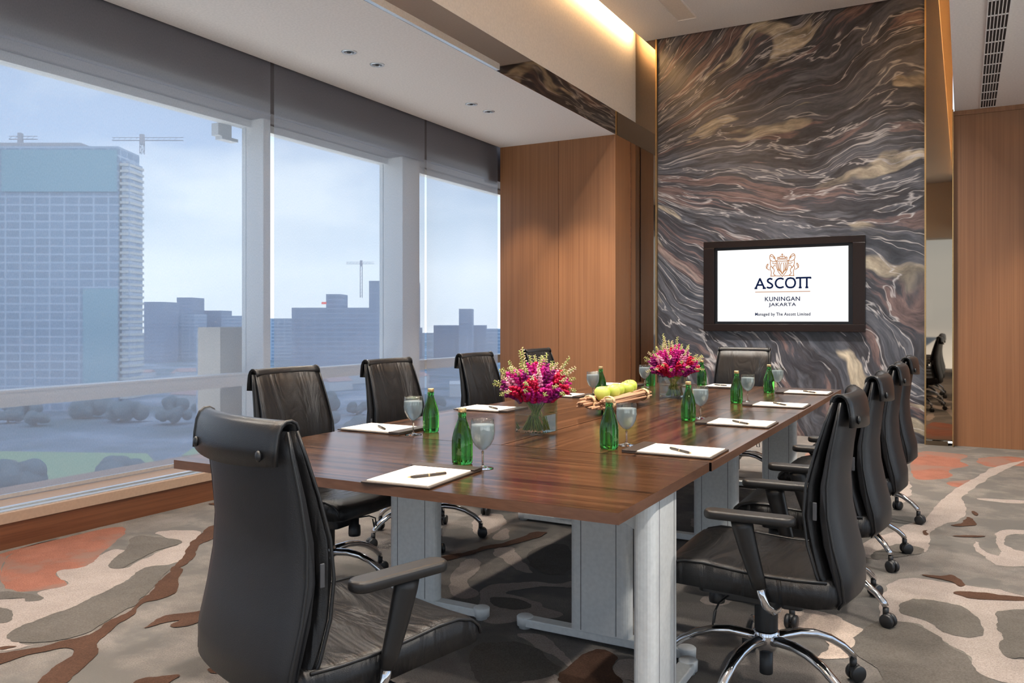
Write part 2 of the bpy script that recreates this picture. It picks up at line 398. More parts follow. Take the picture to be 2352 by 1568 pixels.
def marble():
    m, nt, out = new_mat('marble')
    p = principled(nt, out, (0.1, 0.1, 0.1), 0.30, 0, 0.4)
    tc = nt.nodes.new('ShaderNodeTexCoord')
    sep = nt.nodes.new('ShaderNodeSeparateXYZ'); nt.links.new(tc.outputs['Object'], sep.inputs[0])
    warp = noise(nt, coords(nt, (1, 1, 1)), 0.55, 2, 0.4)
    warp2 = noise(nt, coords(nt, (1, 1, 1)), 2.4, 2, 0.5)
    X = math_node(nt, 'ADD', sep.outputs['X'], 4.0)
    Z = math_node(nt, 'SUBTRACT', sep.outputs['Z'], 3.02)
    th = math_node(nt, 'ARCTAN2', Z, X)
    th = math_node(nt, 'ADD', th, math_node(nt, 'MULTIPLY', math_node(nt, 'SUBTRACT', warp.outputs[0], 0.5), 0.42))
    th = math_node(nt, 'ADD', th, math_node(nt, 'MULTIPLY', math_node(nt, 'SUBTRACT', warp2.outputs[0], 0.5), 0.075))
    r = math_node(nt, 'SQRT', math_node(nt, 'ADD', math_node(nt, 'MULTIPLY', X, X), math_node(nt, 'MULTIPLY', Z, Z)))

    def vec(a, b, off):
        c = nt.nodes.new('ShaderNodeCombineXYZ')
        nt.links.new(math_node(nt, 'MULTIPLY', th, a), c.inputs[0]); nt.links.new(math_node(nt, 'MULTIPLY', r, b), c.inputs[1])
        c.inputs[2].default_value = off
        return c.outputs[0]
    n1 = noise(nt, vec(8.0, 0.34, 0.0), 1.0, 6, 0.62, 0.25)
    base = ramp(nt, n1.outputs[0], [(0.25, (0.012, 0.013, 0.016)), (0.38, (0.034, 0.036, 0.042)), (0.46, (0.075, 0.078, 0.088)),
                                    (0.50, (0.028, 0.026, 0.028)), (0.545, (0.040, 0.040, 0.046)), (0.575, (0.125, 0.084, 0.075)), (0.61, (0.060, 0.042, 0.040)), (0.66, (0.20, 0.15, 0.13)), (0.72, (0.06, 0.06, 0.066))])
    n2 = noise(nt, vec(6.5, 0.75, 7.3), 1.0, 3, 0.5, 0.5)
    cream = ramp(nt, n2.outputs[0], [(0.615, (0, 0, 0)), (0.65, (1, 1, 1)), (0.9, (1, 1, 1))])
    n2b = noise(nt, vec(26.0, 2.0, 3.0), 1.0, 4, 0.6, 0.2)
    ccol = ramp(nt, n2b.outputs[0], [(0.35, (0.13, 0.11, 0.08)), (0.6, (0.34, 0.29, 0.21))])
    c1 = mixrgb(nt, cream, base, ccol)
    n3 = noise(nt, vec(13.0, 0.7, 2.2), 1.0, 4, 0.55, 0.6)
    vein = math_node(nt, 'ABSOLUTE', math_node(nt, 'SUBTRACT', n3.outputs[0], 0.5))
    vf = ramp(nt, vein, [(0.0, (0.75, 0.75, 0.75)), (0.016, (0.0, 0.0, 0.0)), (1.0, (0, 0, 0))])
    c2 = mixrgb(nt, vf, c1, (0.38, 0.36, 0.34))
    n4 = noise(nt, vec(55.0, 4.0, 1.2), 1.0, 5, 0.7, 0.3)
    g = ramp(nt, n4.outputs[0], [(0.3, (0.62, 0.64, 0.70)), (0.7, (1.75, 1.74, 1.76))])
    c3 = mixrgb(nt, 1.0, c2, g, 'MULTIPLY')
    # slab joints
    nt.links.new(c3, p.inputs['Base Color'])
    return m


marble()


def carpet(name, base, var, edge=None, soft=0.0):
    m, nt, out = new_mat(name)
    p = principled(nt, out, base, 0.95, 0, 0.1)
    v = coords(nt)
    n = noise(nt, v, 170, 3, 0.7)
    n2 = noise(nt, v, 5.0, 5, 0.65)
    c = ramp(nt, n.outputs[0], [(0.3, tuple(x * 0.72 for x in base)), (0.7, tuple(min(1, x * 1.28) for x in base))])
    c2 = ramp(nt, n2.outputs[0], [(0.35, tuple(1 - var for _ in range(3))), (0.65, (1 + var, 1 + var, 1 + var))])
    cc = mixrgb(nt, 1.0, c, c2, 'MULTIPLY')
    if edge:
        n3 = noise(nt, v, 2.4, 4, 0.6)
        f = ramp(nt, n3.outputs[0], [(0.47, (0, 0, 0)), (0.56, (1, 1, 1))])
        cc = mixrgb(nt, f, cc, edge)
    nt.links.new(cc, p.inputs['Base Color'])
    bump(nt, p, n.outputs[0], 0.9, 0.006)
    return m


carpet('carpet_base', (0.168, 0.150, 0.136), 0.16, (0.126, 0.117, 0.108))
carpet('carpet_light', (0.30, 0.252, 0.226), 0.08)
carpet('carpet_cream', (0.46, 0.37, 0.31), 0.06)
carpet('carpet_dark', (0.112, 0.100, 0.088), 0.10)
carpet('carpet_brown', (0.072, 0.038, 0.025), 0.12)
carpet('carpet_rust', (0.25, 0.105, 0.072), 0.12, (0.215, 0.125, 0.098))
emit('screen_white', (1, 1, 1), 0.82)
emit('ink_navy', (0.004, 0.010, 0.045), 1.0)
emit('ink_orange', (0.40, 0.155, 0.04), 1.0)
emit('lamp_glow', (1.0, 0.92, 0.8), 6)
emit('red_sign', (1.0, 0.15, 0.12), 1.0)


def facade(name, wall, glass, sx, sz, t=0.2):
    m, nt, out = new_mat(name)
    p = principled(nt, out, wall, 0.6)
    b = nt.nodes.new('ShaderNodeTexBrick')
    b.offset = 0.0
    b.inputs['Color1'].default_value = (*glass, 1); b.inputs['Color2'].default_value = (*tuple(g * 0.86 for g in glass), 1)
    b.inputs['Mortar'].default_value = (*wall, 1); b.inputs['Scale'].default_value = 1
    b.inputs['Mortar Size'].default_value = t; b.inputs['Brick Width'].default_value = sx; b.inputs['Row Height'].default_value = sz
    tc = nt.nodes.new('ShaderNodeTexCoord'); sp = nt.nodes.new('ShaderNodeSeparateXYZ'); cb = nt.nodes.new('ShaderNodeCombineXYZ')
    nt.links.new(tc.outputs['Object'], sp.inputs[0])
    nt.links.new(math_node(nt, 'ADD', sp.outputs['X'], sp.outputs['Y']), cb.inputs[0]); nt.links.new(sp.outputs['Z'], cb.inputs[1])
    nt.links.new(cb.outputs[0], b.inputs['Vector']); nt.links.new(b.outputs[0], p.inputs['Base Color'])
    return m


facade('tower_glass', (0.42, 0.52, 0.64), (0.26, 0.37, 0.50), 7.5, 4.2, 0.5)  # distance haze mixed into the tower and block facade colours
simple('tower_net', (0.26, 0.46, 0.54), 0.8)
simple('tower_slab', (0.62, 0.62, 0.58), 0.8)
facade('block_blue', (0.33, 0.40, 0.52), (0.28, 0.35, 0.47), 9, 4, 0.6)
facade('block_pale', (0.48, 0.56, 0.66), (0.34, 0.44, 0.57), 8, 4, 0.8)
simple('house_white', (0.62, 0.64, 0.66), 0.8)
simple('house_roof', (0.50, 0.34, 0.32), 0.8)
simple('crane_grey', (0.45, 0.45, 0.48), 0.6)
simple('gap_shade', (0.004, 0.003, 0.003), 0.9, 0, 0.0)
simple('tree_crown', (0.135, 0.19, 0.215), 0.9)  # bluish haze blended into the crown colour
simple('tree_trunk', (0.14, 0.12, 0.10), 0.9)
simple('lawn', (0.30, 0.42, 0.24), 0.9)


def ground_mat():
    m, nt, out = new_mat('city_ground')
    p = principled(nt, out, (0.2, 0.25, 0.3), 0.95)
    n = noise(nt, coords(nt), 0.02, 8, 0.7)
    c = ramp(nt, n.outputs[0], [(0.35, (0.12, 0.18, 0.20)), (0.5, (0.19, 0.25, 0.31)), (0.6, (0.29, 0.35, 0.43)), (0.68, (0.45, 0.48, 0.52))])  # haze of distance put into the ground colours
    nt.links.new(c, p.inputs['Base Color'])


ground_mat()

# ------------------------------------------------------------------ mesh helpers


class MB:
    def __init__(self):
        self.v = []; self.f = []; self.s = []; self.mi = []

    def add(self, vs, fs, smooth=False, mi=0):
        o = len(self.v)
        self.v += [tuple(p) for p in vs]
        for f in fs:
            self.f.append(tuple(i + o for i in f)); self.s.append(smooth); self.mi.append(mi)
        return self

    def box(self, x0, x1, y0, y1, z0, z1, mi=0):
        vs = [(x, y, z) for z in (z0, z1) for y in (y0, y1) for x in (x0, x1)]
        return self.add(vs, [(0, 2, 3, 1), (4, 5, 7, 6), (0, 1, 5, 4), (2, 6, 7, 3), (0, 4, 6, 2), (1, 3, 7, 5)], False, mi)

    def cbox(self, c, size, rot=None, mi=0):
        hx, hy, hz = (s / 2 for s in size)
        vs = [Vector((x, y, z)) for z in (-hz, hz) for y in (-hy, hy) for x in (-hx, hx)]
        if rot is not None: vs = [rot @ p for p in vs]
        vs = [p + Vector(c) for p in vs]
        return self.add(vs, [(0, 2, 3, 1), (4, 5, 7, 6), (0, 1, 5, 4), (2, 6, 7, 3), (0, 4, 6, 2), (1, 3, 7, 5)], False, mi)

    def lathe(self, prof, segs=24, c=(0, 0, 0), mi=0, smooth=True, rot=None):
        vs = []; fs = []
        n = len(prof)
        for i in range(segs):
            a = 2 * math.pi * i / segs
            for r, z in prof:
                p = Vector((r * math.cos(a), r * math.sin(a), z))
                if rot is not None: p = rot @ p
                vs.append(p + Vector(c))
        for i in range(segs):
            j = (i + 1) % segs
            for k in range(n - 1):
                fs.append((i * n + k, j * n + k, j * n + k + 1, i * n + k + 1))
        if prof[0][0] > 1e-6: fs.append(tuple(i * n for i in reversed(range(segs))))
        if prof[-1][0] > 1e-6: fs.append(tuple(i * n + n - 1 for i in range(segs)))
        return self.add(vs, fs, smooth, mi)

    def tube(self, pts, rad, segs=8, mi=0, flat=1.0):
        pts = [Vector(p) for p in pts]
        rs = rad if isinstance(rad, (list, tuple)) else [rad] * len(pts)
        vs = []; fs = []
        up = None
        for i, p in enumerate(pts):
            t = (pts[min(i + 1, len(pts) - 1)] - pts[max(i - 1, 0)]).normalized()
            if up is None:
                up = Vector((0, 0, 1)) if abs(t.z) < 0.9 else Vector((1, 0, 0))
            b = t.cross(up).normalized(); up = b.cross(t).normalized()
            for k in range(segs):
                a = 2 * math.pi * k / segs
                vs.append(p + b * math.cos(a) * rs[i] + up * math.sin(a) * rs[i] * flat)
        n = len(pts)
        for i in range(n - 1):
            for k in range(segs):
                l = (k + 1) % segs
                fs.append((i * segs + k, i * segs + l, (i + 1) * segs + l, (i + 1) * segs + k))
        fs.append(tuple(reversed(range(segs)))); fs.append(tuple((n - 1) * segs + k for k in range(segs)))
        return self.add(vs, fs, True, mi)

    def blob(self, c, r, seg=6, ring=4, sc=(1, 1, 1), rot=None, mi=0):
        prof = [(max(1e-7, r * math.sin(math.pi * k / ring)), -r * math.cos(math.pi * k / ring)) for k in range(ring + 1)]
        o = len(self.v)
        vs = []; fs = []
        n = ring + 1
        for i in range(seg):
            a = 2 * math.pi * i / seg
            for rr, z in prof:
                p = Vector((rr * math.cos(a) * sc[0], rr * math.sin(a) * sc[1], z * sc[2]))
                if rot is not None: p = rot @ p
                vs.append(p + Vector(c))
        for i in range(seg):
            j = (i + 1) % seg
            for k in range(n - 1):
                fs.append((i * n + k, j * n + k, j * n + k + 1, i * n + k + 1))
        return self.add(vs, fs, True, mi)

    def prism(self, poly, z0, z1, mi=0, axis='z', smooth=False):
        n = len(poly)
        def P(a, b, h):
            return (a, b, h) if axis == 'z' else ((h, a, b) if axis == 'x' else (a, h, b))
        vs = [P(a, b, z0) for a, b in poly] + [P(a, b, z1) for a, b in poly]
        fs = [tuple(reversed(range(n))), tuple(range(n, 2 * n))]
        self.add(vs, fs, False, mi)
        o = len(self.v) - 2 * n
        for i in range(n):
            j = (i + 1) % n
            self.f.append((o + i, o + j, o + n + j, o + n + i)); self.s.append(smooth); self.mi.append(mi)
        return self

    def build(self, name, mats, parent=None, bevel=0.0, seg=2, loc=None, rotz=0.0):
        me = bpy.data.meshes.new(name)
        me.from_pydata(self.v, [], self.f)
        me.polygons.foreach_set('use_smooth', self.s)
        me.polygons.foreach_set('material_index', self.mi)
        for m in (mats if isinstance(mats, (list, tuple)) else [mats]):
            me.materials.append(MATS[m])
        me.update()
        o = bpy.data.objects.new(name, me); COL.objects.link(o)
        if parent is not None: o.parent = parent
        if loc: o.location = loc
        if rotz: o.rotation_euler.z = rotz
        if bevel:
            b = o.modifiers.new('bevel', 'BEVEL'); b.width = bevel; b.segments = seg; b.limit_method = 'ANGLE'; b.angle_limit = R(40)
        return o


def empty(name, loc=(0, 0, 0), rotz=0.0):
    o = bpy.data.objects.new(name, None); o.empty_display_size = 0.1
    COL.objects.link(o); o.location = loc; o.rotation_euler.z = rotz
    return o


def tag(o, label, cat, group=None, kind=None):
    o['label'] = label; o['category'] = cat
    if group: o['group'] = group
    if kind: o['kind'] = kind
    return o


def struct(o, label=None, cat=None):
    o['kind'] = 'structure'
    if label: o['label'] = label
    if cat: o['category'] = cat
    return o


def copy_tree(o, parent=None):
    c = o.copy(); COL.objects.link(c); c.parent = parent
    for ch in list(o.children):
        copy_tree(ch, c)
    return c


def copy_thing(o, loc, rotz, label, group=None):
    c = copy_tree(o)
    c.location = loc; c.rotation_euler.z = rotz
    c['label'] = label
    if group: c['group'] = group
    return c

# ------------------------------------------------------------------ the room


def chaikin(p, n=2):
    for _ in range(n):
        q = []
        for i in range(len(p)):
            a, b = p[i], p[(i + 1) % len(p)]
            q += [(0.75 * a[0] + 0.25 * b[0], 0.75 * a[1] + 0.25 * b[1]), (0.25 * a[0] + 0.75 * b[0], 0.25 * a[1] + 0.75 * b[1])]
        p = q
    return p


def build_floor():
    mb = MB()
    mb.box(-5.4, 3.6, -3.6, 9.4, -0.15, 0.0, 0)
    mats = ['carpet_base', 'carpet_rust', 'carpet_light', 'carpet_cream', 'carpet_dark', 'carpet_brown']
    lv = {'r': (1, 0.0006), 'l': (2, 0.0012), 'c': (3, 0.0018), 'd': (4, 0.0024), 'b': (5, 0.0030)}
    for i, (k, pts) in enumerate(PATCHES):
        a = sum(pts[j][0] * pts[(j + 1) % len(pts)][1] - pts[(j + 1) % len(pts)][0] * pts[j][1] for j in range(len(pts)))
        if a < 0: pts = pts[::-1]
        pts = chaikin(pts, 3)
        pts = [(x + 0.020 * noise_lib.noise(Vector((x * 9, y * 9, i))) + 0.008 * noise_lib.noise(Vector((x * 31, y * 31, i))),
                y + 0.020 * noise_lib.noise(Vector((x * 9, y * 9, i + 50))) + 0.008 * noise_lib.noise(Vector((x * 31, y * 31, i + 50)))) for x, y in pts]
        pts = [(max(x, -4.53), min(y, 9.23)) for x, y in pts]
        mi, z = lv[k]
        z += (i % 5) * 0.0001
        mb.add([(x, y, z) for x, y in pts], [tuple(range(len(pts)))], False, mi)
    struct(mb.build('floor', mats), 'patterned carpet in taupe with cream, brown, grey and rust flowing shapes', 'floor')


build_floor()

# ceilings
struct(MB().box(-4.86, -3.392, -3.6, 8.56, 3.30, 3.56).build('ceiling', 'paint_ceiling'), 'low plain ceiling beside the windows with paired downlights', 'ceiling')
up = MB()
up.box(-3.27, -0.23, -3.6, 9.2, 4.50, 4.58)
struct(up.build('ceiling', 'paint_ceiling'), 'raised plain ceiling over the meeting table', 'ceiling')
struct(MB().box(-0.085, 3.6, -3.6, 9.24, 3.30, 3.40).build('ceiling', 'paint_ceiling'), 'low ceiling at the right with a linear air grille', 'ceiling')
struct(MB().box(-3.6, 3.6, -3.6, 9.4, 4.95, 5.05).build('ceiling', 'paint_cream'))
# cream side of the raised ceiling
struct(MB().box(-3.56, -3.392, -3.6, 9.3, 3.56, 4.95).build('wall_left', 'paint_cream'), 'cream wall band above the mirrored strip, lit by the ceiling cove', 'wall')
struct(MB().box(-0.085, 0.05, -3.6, 9.24, 3.40, 4.95).build('wall_right', 'paint_cream'))
# polished mirror strip under it
struct(MB().box(-3.392, -3.386, -3.6, 9.20, 3.30, 3.56).build('trim_1', 'grey_mirror'), 'polished mirror strip along the edge of the low ceiling', 'trim')
struct(MB().box(-3.386, -3.355, -3.6, 5.9, 3.30, 3.352).build('trim_2', 'aluminium'), 'thin pale metal rail under the mirror strip', 'trim')
# end wall
wl = MB()
wl.box(-4.86, -3.392, 8.56, 9.4, 0.0, 3.30).box(-4.86, -4.70, 9.4, 10.4, 0.0, 3.6)
o = wl.build('wall_end_left', 'wall_wood'); struct(o, 'brown veneer wall between windows and marble', 'wall')
# veneer joint lines and lighter edge strip
struct(MB().box(-3.392, -3.385, 9.02, 9.05, 0, 3.30).box(-4.09, -4.087, 8.556, 8.561, 0, 3.3).build('trim_3', 'kick_wood'))
struct(MB().box(-3.13, -0.345, 9.235, 9.5, 0, 4.95).build('wall_end', 'marble'), 'dark veined marble feature wall behind the screen', 'wall')
struct(MB().box(-3.392, -3.145, 9.20, 9.5, 0, 4.95).build('mirror_panel', 'bronze_mirror'), 'narrow bronze mirror left of the marble', 'mirror')
struct(MB().box(-0.335, -0.10, 9.20, 9.5, 0.045, 4.95).box(-0.335, -0.14, 9.17, 9.5, 0, 0.045).build('mirror_panel', 'bronze_mirror'), 'narrow bronze mirror right of the marble', 'mirror')
struct(MB().box(-3.147, -3.130, 9.19, 9.3, 0, 4.5).build('trim_4', 'gold_trim'))
struct(MB().box(-0.349, -0.334, 9.19, 9.3, 0, 4.5).build('trim_5', 'gold_trim'))
struct(MB().box(-0.103, -0.092, 9.14, 9.3, 0, 3.30).build('trim_6', 'gold_trim'))
struct(MB().box(-0.10, 3.6, 9.245, 9.5, 0, 3.30).build('wall_end_right', 'wall_wood'), 'brown veneer wall right of the marble', 'wall')
struct(MB().box(-0.09, 3.6, 9.225, 9.25, 3.255, 3.30).build('trim_7', 'wall_wood'))
# right and rear walls
def pierced(x0, x1, y0, y1, holes, z0, z1, ztop, mat, name, label, along):
    m = MB(); e = [h for hh in holes for h in hh]
    lo, hi = (x0, x1) if along == 'x' else (y0, y1)
    def bx(a, b, c, d):
        if along == 'x': m.box(a, b, y0, y1, c, d)
        else: m.box(x0, x1, a, b, c, d)
    bx(lo, hi, 0, z0); bx(lo, hi, z1, ztop)
    pts = [lo] + e + [hi]
    for i in range(0, len(pts), 2): bx(pts[i], pts[i + 1], z0, z1)
    return struct(m.build(name, mat), label, 'wall')


pierced(-5.4, 3.6, -3.75, -3.6, ((-5.0, -2.3), (-2.1, 0.4), (0.6, 3.3)), 0.04, 3.2, 5.0, 'paint_cream', 'wall_back', 'cream wall with windows enlarged for fill light behind the camera', 'x')  # rear openings widened and lowered to let in more fill
pierced(3.5, 3.65, -3.6, 9.4, ((-3.3, -0.4), (-0.2, 2.9), (3.1, 6.4)), 0.04, 3.2, 5.0, 'paint_cream', 'wall_right', 'cream wall with windows added for fill light at the right side, out of view', 'y')  # unseen right openings added as a fill light source
WN = 6
for along, holes in (('x', ((-5.0, -2.3), (-2.1, 0.4), (0.6, 3.3))), ('y', ((-3.3, -0.4), (-0.2, 2.9), (3.1, 6.4)))):  # panes for the enlarged rear and the added right fill windows
    for x0, x1 in holes:
        WN += 1
        c = (x0 + x1) / 2; hw = (x1 - x0) / 2
        w = empty('window_%d' % WN, (c, -3.68, 0.04) if along == 'x' else (3.58, c, 0.04), 0 if along == 'x' else R(90)); struct(w)
        MB().box(-hw + .05, hw - .05, -0.004, 0.004, 0.05, 3.11).build('pane', 'window_glass', w)
        MB().box(-hw, -hw + 0.05, -0.03, 0.03, 0, 3.16).box(hw - 0.05, hw, -0.03, 0.03, 0, 3.16).box(-hw + 0.05, hw - 0.05, -0.03, 0.03, 0, 0.05).box(-hw + 0.05, hw - 0.05, -0.03, 0.03, 3.11, 3.16).build('window_frame', 'frame_grey', w)

# window wall: bulkhead above, sill and kick board below
struct(MB().box(-5.45, -4.95, -3.6, 10.2, 2.92, 3.62).box(-4.95, -4.86, -3.6, 8.56, 3.50, 3.62).build('wall_window_head', 'bulkhead'), 'dark bulkhead above the windows seen through the blinds', 'wall')
struct(MB().box(-5.45, -4.87, 10.2, 10.4, 0.0, 3.62).build('wall_window_end', 'bulkhead'))
struct(MB().box(-4.565, -4.54, -3.6, 8.56, 0, 0.14).box(-5.4, -4.565, -3.6, 8.56, 0, 0.13).box(-5.4, -4.90, 8.56, 10.2, 0, 0.13).build('baseboard_left', 'kick_wood'), 'brown wooden kick board below the window sill', 'baseboard')
sill = MB(); sill.box(-5.24, -4.53, -3.6, 8.56, 0.14, 0.20).box(-5.24, -4.90, 8.56, 10.2, 0.14, 0.20)
struct(sill.build('trim_8', 'sill_stone', bevel=0.003), 'beige window sill along the whole window wall', 'sill')
struct(MB().box(-4.60, -4.55, -3.6, 8.56, 0.20, 0.206).box(-4.64, -4.605, -3.6, 8.56, 0.20, 0.214).build('trim_9', 'aluminium'), 'bright aluminium track lying on the window sill', 'trim')
# window bays
bays = [(-3.6, -1.9), (-1.9, 0.3), (0.3, 2.5), (2.5, 5.0), (5.0, 6.867), (6.867, 10.2)]
names = {3: 'first window bay from the left, beside the nearest chair', 4: 'second window bay, behind the middle chairs', 5: 'last window bay, next to the veneer wall'}
for i, (y0, y1) in enumerate(bays):
    w = empty('window_%d' % (i if i else 10), (-5.3, y0, 0.13)); struct(w, names.get(i), 'window' if i in names else None)
    L = y1 - y0
    MB().box(-0.005, 0.005, 0.0, L, 0.0, 2.79).build('pane', 'window_glass', w)
    mw = 0.08 if i == 4 else (0.30 if i == 5 else 0.10)
    ind = 0.20 if i == 4 else 0.25
    MB().box(-0.05, ind, 0.0, mw, 0.0, 2.79).build('mullion', 'frame_grey', w, bevel=0.004)
    MB().box(-0.05, 0.06, mw, L, 0.565, 0.67).box(-0.05, 0.075, mw, L, 0.655, 0.672).build('transom', 'frame_grey', w, bevel=0.004)
    MB().box(-0.05, 0.05, mw, L, 2.725, 2.79).box(-0.05, 0.05, mw, L, 0.0, 0.03).build('window_frame', 'frame_grey', w, bevel=0.003)
# concrete pier and bracket outside the first bay
tag(MB().box(-5.72, -5.45, 4.86, 5.22, -2.0, 1.18).build('concrete_pier', 'pier_beige'), 'beige upright pier outside, against the lower half of the first mullion', 'pier')
tag(MB().box(-5.44, -5.36, 4.76, 4.90, 2.76, 2.86).box(-5.44, -5.36, 4.80, 4.97, 2.735, 2.76).build('window_bracket', 'house_white'), 'small pale bracket at the top corner outside the first window bay', 'bracket')

# roller blinds
blind_labels = ['roller blind behind the camera, farthest back', 'roller blind behind the camera, second from the back', 'roller blind beside the camera position', 'large roller blind at the left edge of the photo, in front of the tower',
                'middle roller blind, between the two bright gaps', 'roller blind nearest the veneer wall']
edges = [(-3.55, -1.635), (-1.60, 0.53), (0.56, 2.695), (2.725, 4.870), (4.910, 7.03), (7.065, 8.55)]
for i, (y0, y1) in enumerate(edges):
    b = empty('roller_blind', (-4.89, y0, 0.206)); tag(b, blind_labels[i], 'blind', 'roller blinds along the windows')
    L = y1 - y0
    m = MB(); m.add([(0, 0, 0), (0, L, 0), (0, L, 3.28), (0, 0, 3.28)], [(0, 1, 2, 3)])
    m.build('fabric', 'shade_fabric', b)
    MB().box(-0.008, 0.008, 0, L, 0.0, 0.022).build('hem_bar', 'aluminium', b)
    MB().box(0.001, 0.004, 0, L, 2.672, 2.682).build('seam', 'shade_fabric', b)
    MB().lathe([(0.03, -L / 2), (0.03, L / 2)], 16, rot=Matrix.Rotation(R(90), 3, 'X')).build('roller', 'frame_grey', b, loc=(0, L / 2, 3.245))

tag(MB().box(-4.945, -4.905, 8.33, 8.555, 2.86, 3.49).build('blind_pocket_plate', 'paint_dark'), 'dark upright plate behind the end of the last blind, beside the veneer wall', 'plate')

# recessed downlights by the window
dl = None
for i, (x, y) in enumerate(((-4.142, 4.944), (-4.15, 5.30), (-4.12, 6.70), (-4.116, 7.02), (-4.14, 3.2), (-4.14, 1.5))):
    if dl is None:
        dl = empty('downlight', (x, y, 3.30))
        MB().lathe([(0.034, 0.0), (0.046, -0.004), (0.056, -0.006), (0.060, 0.0)], 28).build('trim_ring', 'aluminium', dl)
        MB().lathe([(0.045, -0.004), (0.044, -0.005), (0.022, -0.0005), (0.0001, -0.0004)], 28).build('reflector', 'aluminium', dl)
        MB().lathe([(0.016, -0.004), (0.016, -0.007), (0.0001, -0.008)], 20).build('lamp', 'black_plastic', dl)
        d = dl
    else:
        d = copy_tree(dl); d.location = (x, y, 3.30)
    lab = ['nearer downlight of the left ceiling pair', 'farther downlight of the left ceiling pair', 'nearer downlight of the right ceiling pair', 'farther downlight of the right ceiling pair',
           'round recessed downlight above the first window bay, out of view', 'round recessed downlight beside the camera, out of view'][i]
    tag(d, lab, 'downlight', 'recessed downlights in the window side ceiling')
    spot('downlight_beam', (x, y, 3.27), 100, (1, 0.9, 0.78), 110, 1.0, rot=(0, R(-28), 0))

# air grille in the right hand ceiling, and the slot in the raised ceiling
ag = empty('air_grille', (0.20, 6.9, 3.2995)); tag(ag, 'long grey linear air grille in the right hand ceiling', 'air grille')
MB().box(-0.062, 0.062, -2.9, 2.27, -0.003, 0.0).build('slot', 'paint_dark', ag)
fr = MB()
for k in range(7):
    x = -0.064 + k * 0.0213
    fr.box(x - 0.003, x + 0.003, -2.9, 2.27, -0.010, -0.001)
for k in range(18):
    y = -2.9 + k * 0.304
    fr.box(-0.064, 0.064, y - 0.006, y + 0.006, -0.010, -0.001)
fr.build('louvre', 'paint_ceiling', ag)
sg = empty('ceiling_slot', (-2.63, 7.6, 4.50)); tag(sg, 'plain recessed slot in the raised ceiling near the marble wall', 'slot')
MB().box(-0.10, 0.10, -1.2, 1.12, -0.004, 0.0).build('slot_plate', 'paint_cream', sg)
MB().box(-0.11, -0.10, -1.2, 1.12, -0.012, 0.0).box(0.10, 0.11, -1.2, 1.12, -0.012, 0.0).box(-0.11, 0.11, 1.12, 1.13, -0.012, 0.0).build('slot_rim', 'paint_ceiling', sg)

# wall washers near the end walls, then spots added to lift marble and floor
for x in (-4.45, -3.75):
    spot('wall_washer', (x, 7.75, 3.26), 120, (1, 0.82, 0.60), 56, 0.8, rot=(R(16), 0, 0))
for x in (0.75, 1.6):
    spot('wall_washer', (x, 8.3, 3.26), 130, (1, 0.82, 0.60), 56, 0.8, rot=(R(12), 0, 0))
for x in (-2.6, -0.9):
    spot('wall_washer', (x, 6.9, 4.44), 230, (1, 0.95, 0.9), 70, 0.9, rot=(R(20), 0, 0))
    spot('wall_washer', (x, 6.7, 4.44), 240, (1, 0.97, 0.95), 62, 0.9, rot=(R(38), 0, 0))  # extra unseen spot added to brighten the lower marble
for x, y in ((0.9, 0.5), (0.9, 2.6), (0.9, 4.6), (0.9, 6.4)):  # unseen right-hand spots, tilted inward as fill for the under-table floor
    spot('downlight_beam', (x, y, 3.27), 170, (1, 0.93, 0.84), 110, 1.0, rot=(0, R(32), 0))

# ------------------------------------------------------------------ tables


def rounded_rect(hx, hy, r, n=5):
    pts = []
    for cx, cy, a0 in ((hx - r, hy - r, 0), (-hx + r, hy - r, 90), (-hx + r, -hy + r, 180), (hx - r, -hy + r, 270)):
        for k in range(n + 1):
            a = R(a0 + 90 * k / n); pts.append((cx + r * math.cos(a), cy + r * math.sin(a)))
    return pts


def t_leg(parent, x, y, rotz, foot_len, brace=0, hole=False):
    """column wide along local x, foot along local x"""
    col = MB(); col.prism(rounded_rect(0.122, 0.036, 0.03), 0.045, 0.692, 0)
    for gx in (-0.072, 0.072):
        for gy in (-0.0362, 0.0362):
            col.box(gx - 0.0012, gx + 0.0012, gy - 0.0006, gy + 0.0006, 0.05, 0.69, 1)
    if hole:
        col.lathe([(0.0065, 0.0), (0.0001, 0.0008)], 12, (0, -0.0362, 0.55), 1, rot=Matrix.Rotation(R(90), 3, 'X'))
    leg = col.build('leg', ['leg_grey', 'leg_dark'], parent, loc=(x, y, 0), rotz=rotz)
    h = foot_len / 2
    MB().box(-h + 0.03, h - 0.03, -0.028, 0.028, 0.012, 0.045).build('foot', 'leg_grey', leg, bevel=0.004)
    for sx in (-1, 1):
        MB().lathe([(0.0001, 0.0), (0.024, 0.0), (0.024, 0.012), (0.033, 0.012), (0.034, 0.046), (0.030, 0.050), (0.0001, 0.051)], 20).build('foot_cap', 'leg_grey', leg, loc=(sx * (h - 0.034), 0, 0))
    MB().box(-h * 0.86, h * 0.86, -0.03, 0.03, 0.692, 0.709).build('top_bracket', 'leg_grey', leg, bevel=0.003)
    if brace:
        b = MB(); d = brace
        b.add([(-0.02, d * 0.03, 0.60), (0.02, d * 0.03, 0.60), (0.02, d * 0.03, 0.56), (-0.02, d * 0.03, 0.56),
               (-0.02, d * 0.22, 0.709), (0.02, d * 0.22, 0.709), (0.02, d * 0.25, 0.68), (-0.02, d * 0.25, 0.68)],
              [(0, 1, 2, 3), (7, 6, 5, 4), (0, 4, 5, 1), (1, 5, 6, 2), (2, 6, 7, 3), (3, 7, 4, 0)])
        b.build('brace', 'leg_grey', leg)
    return leg


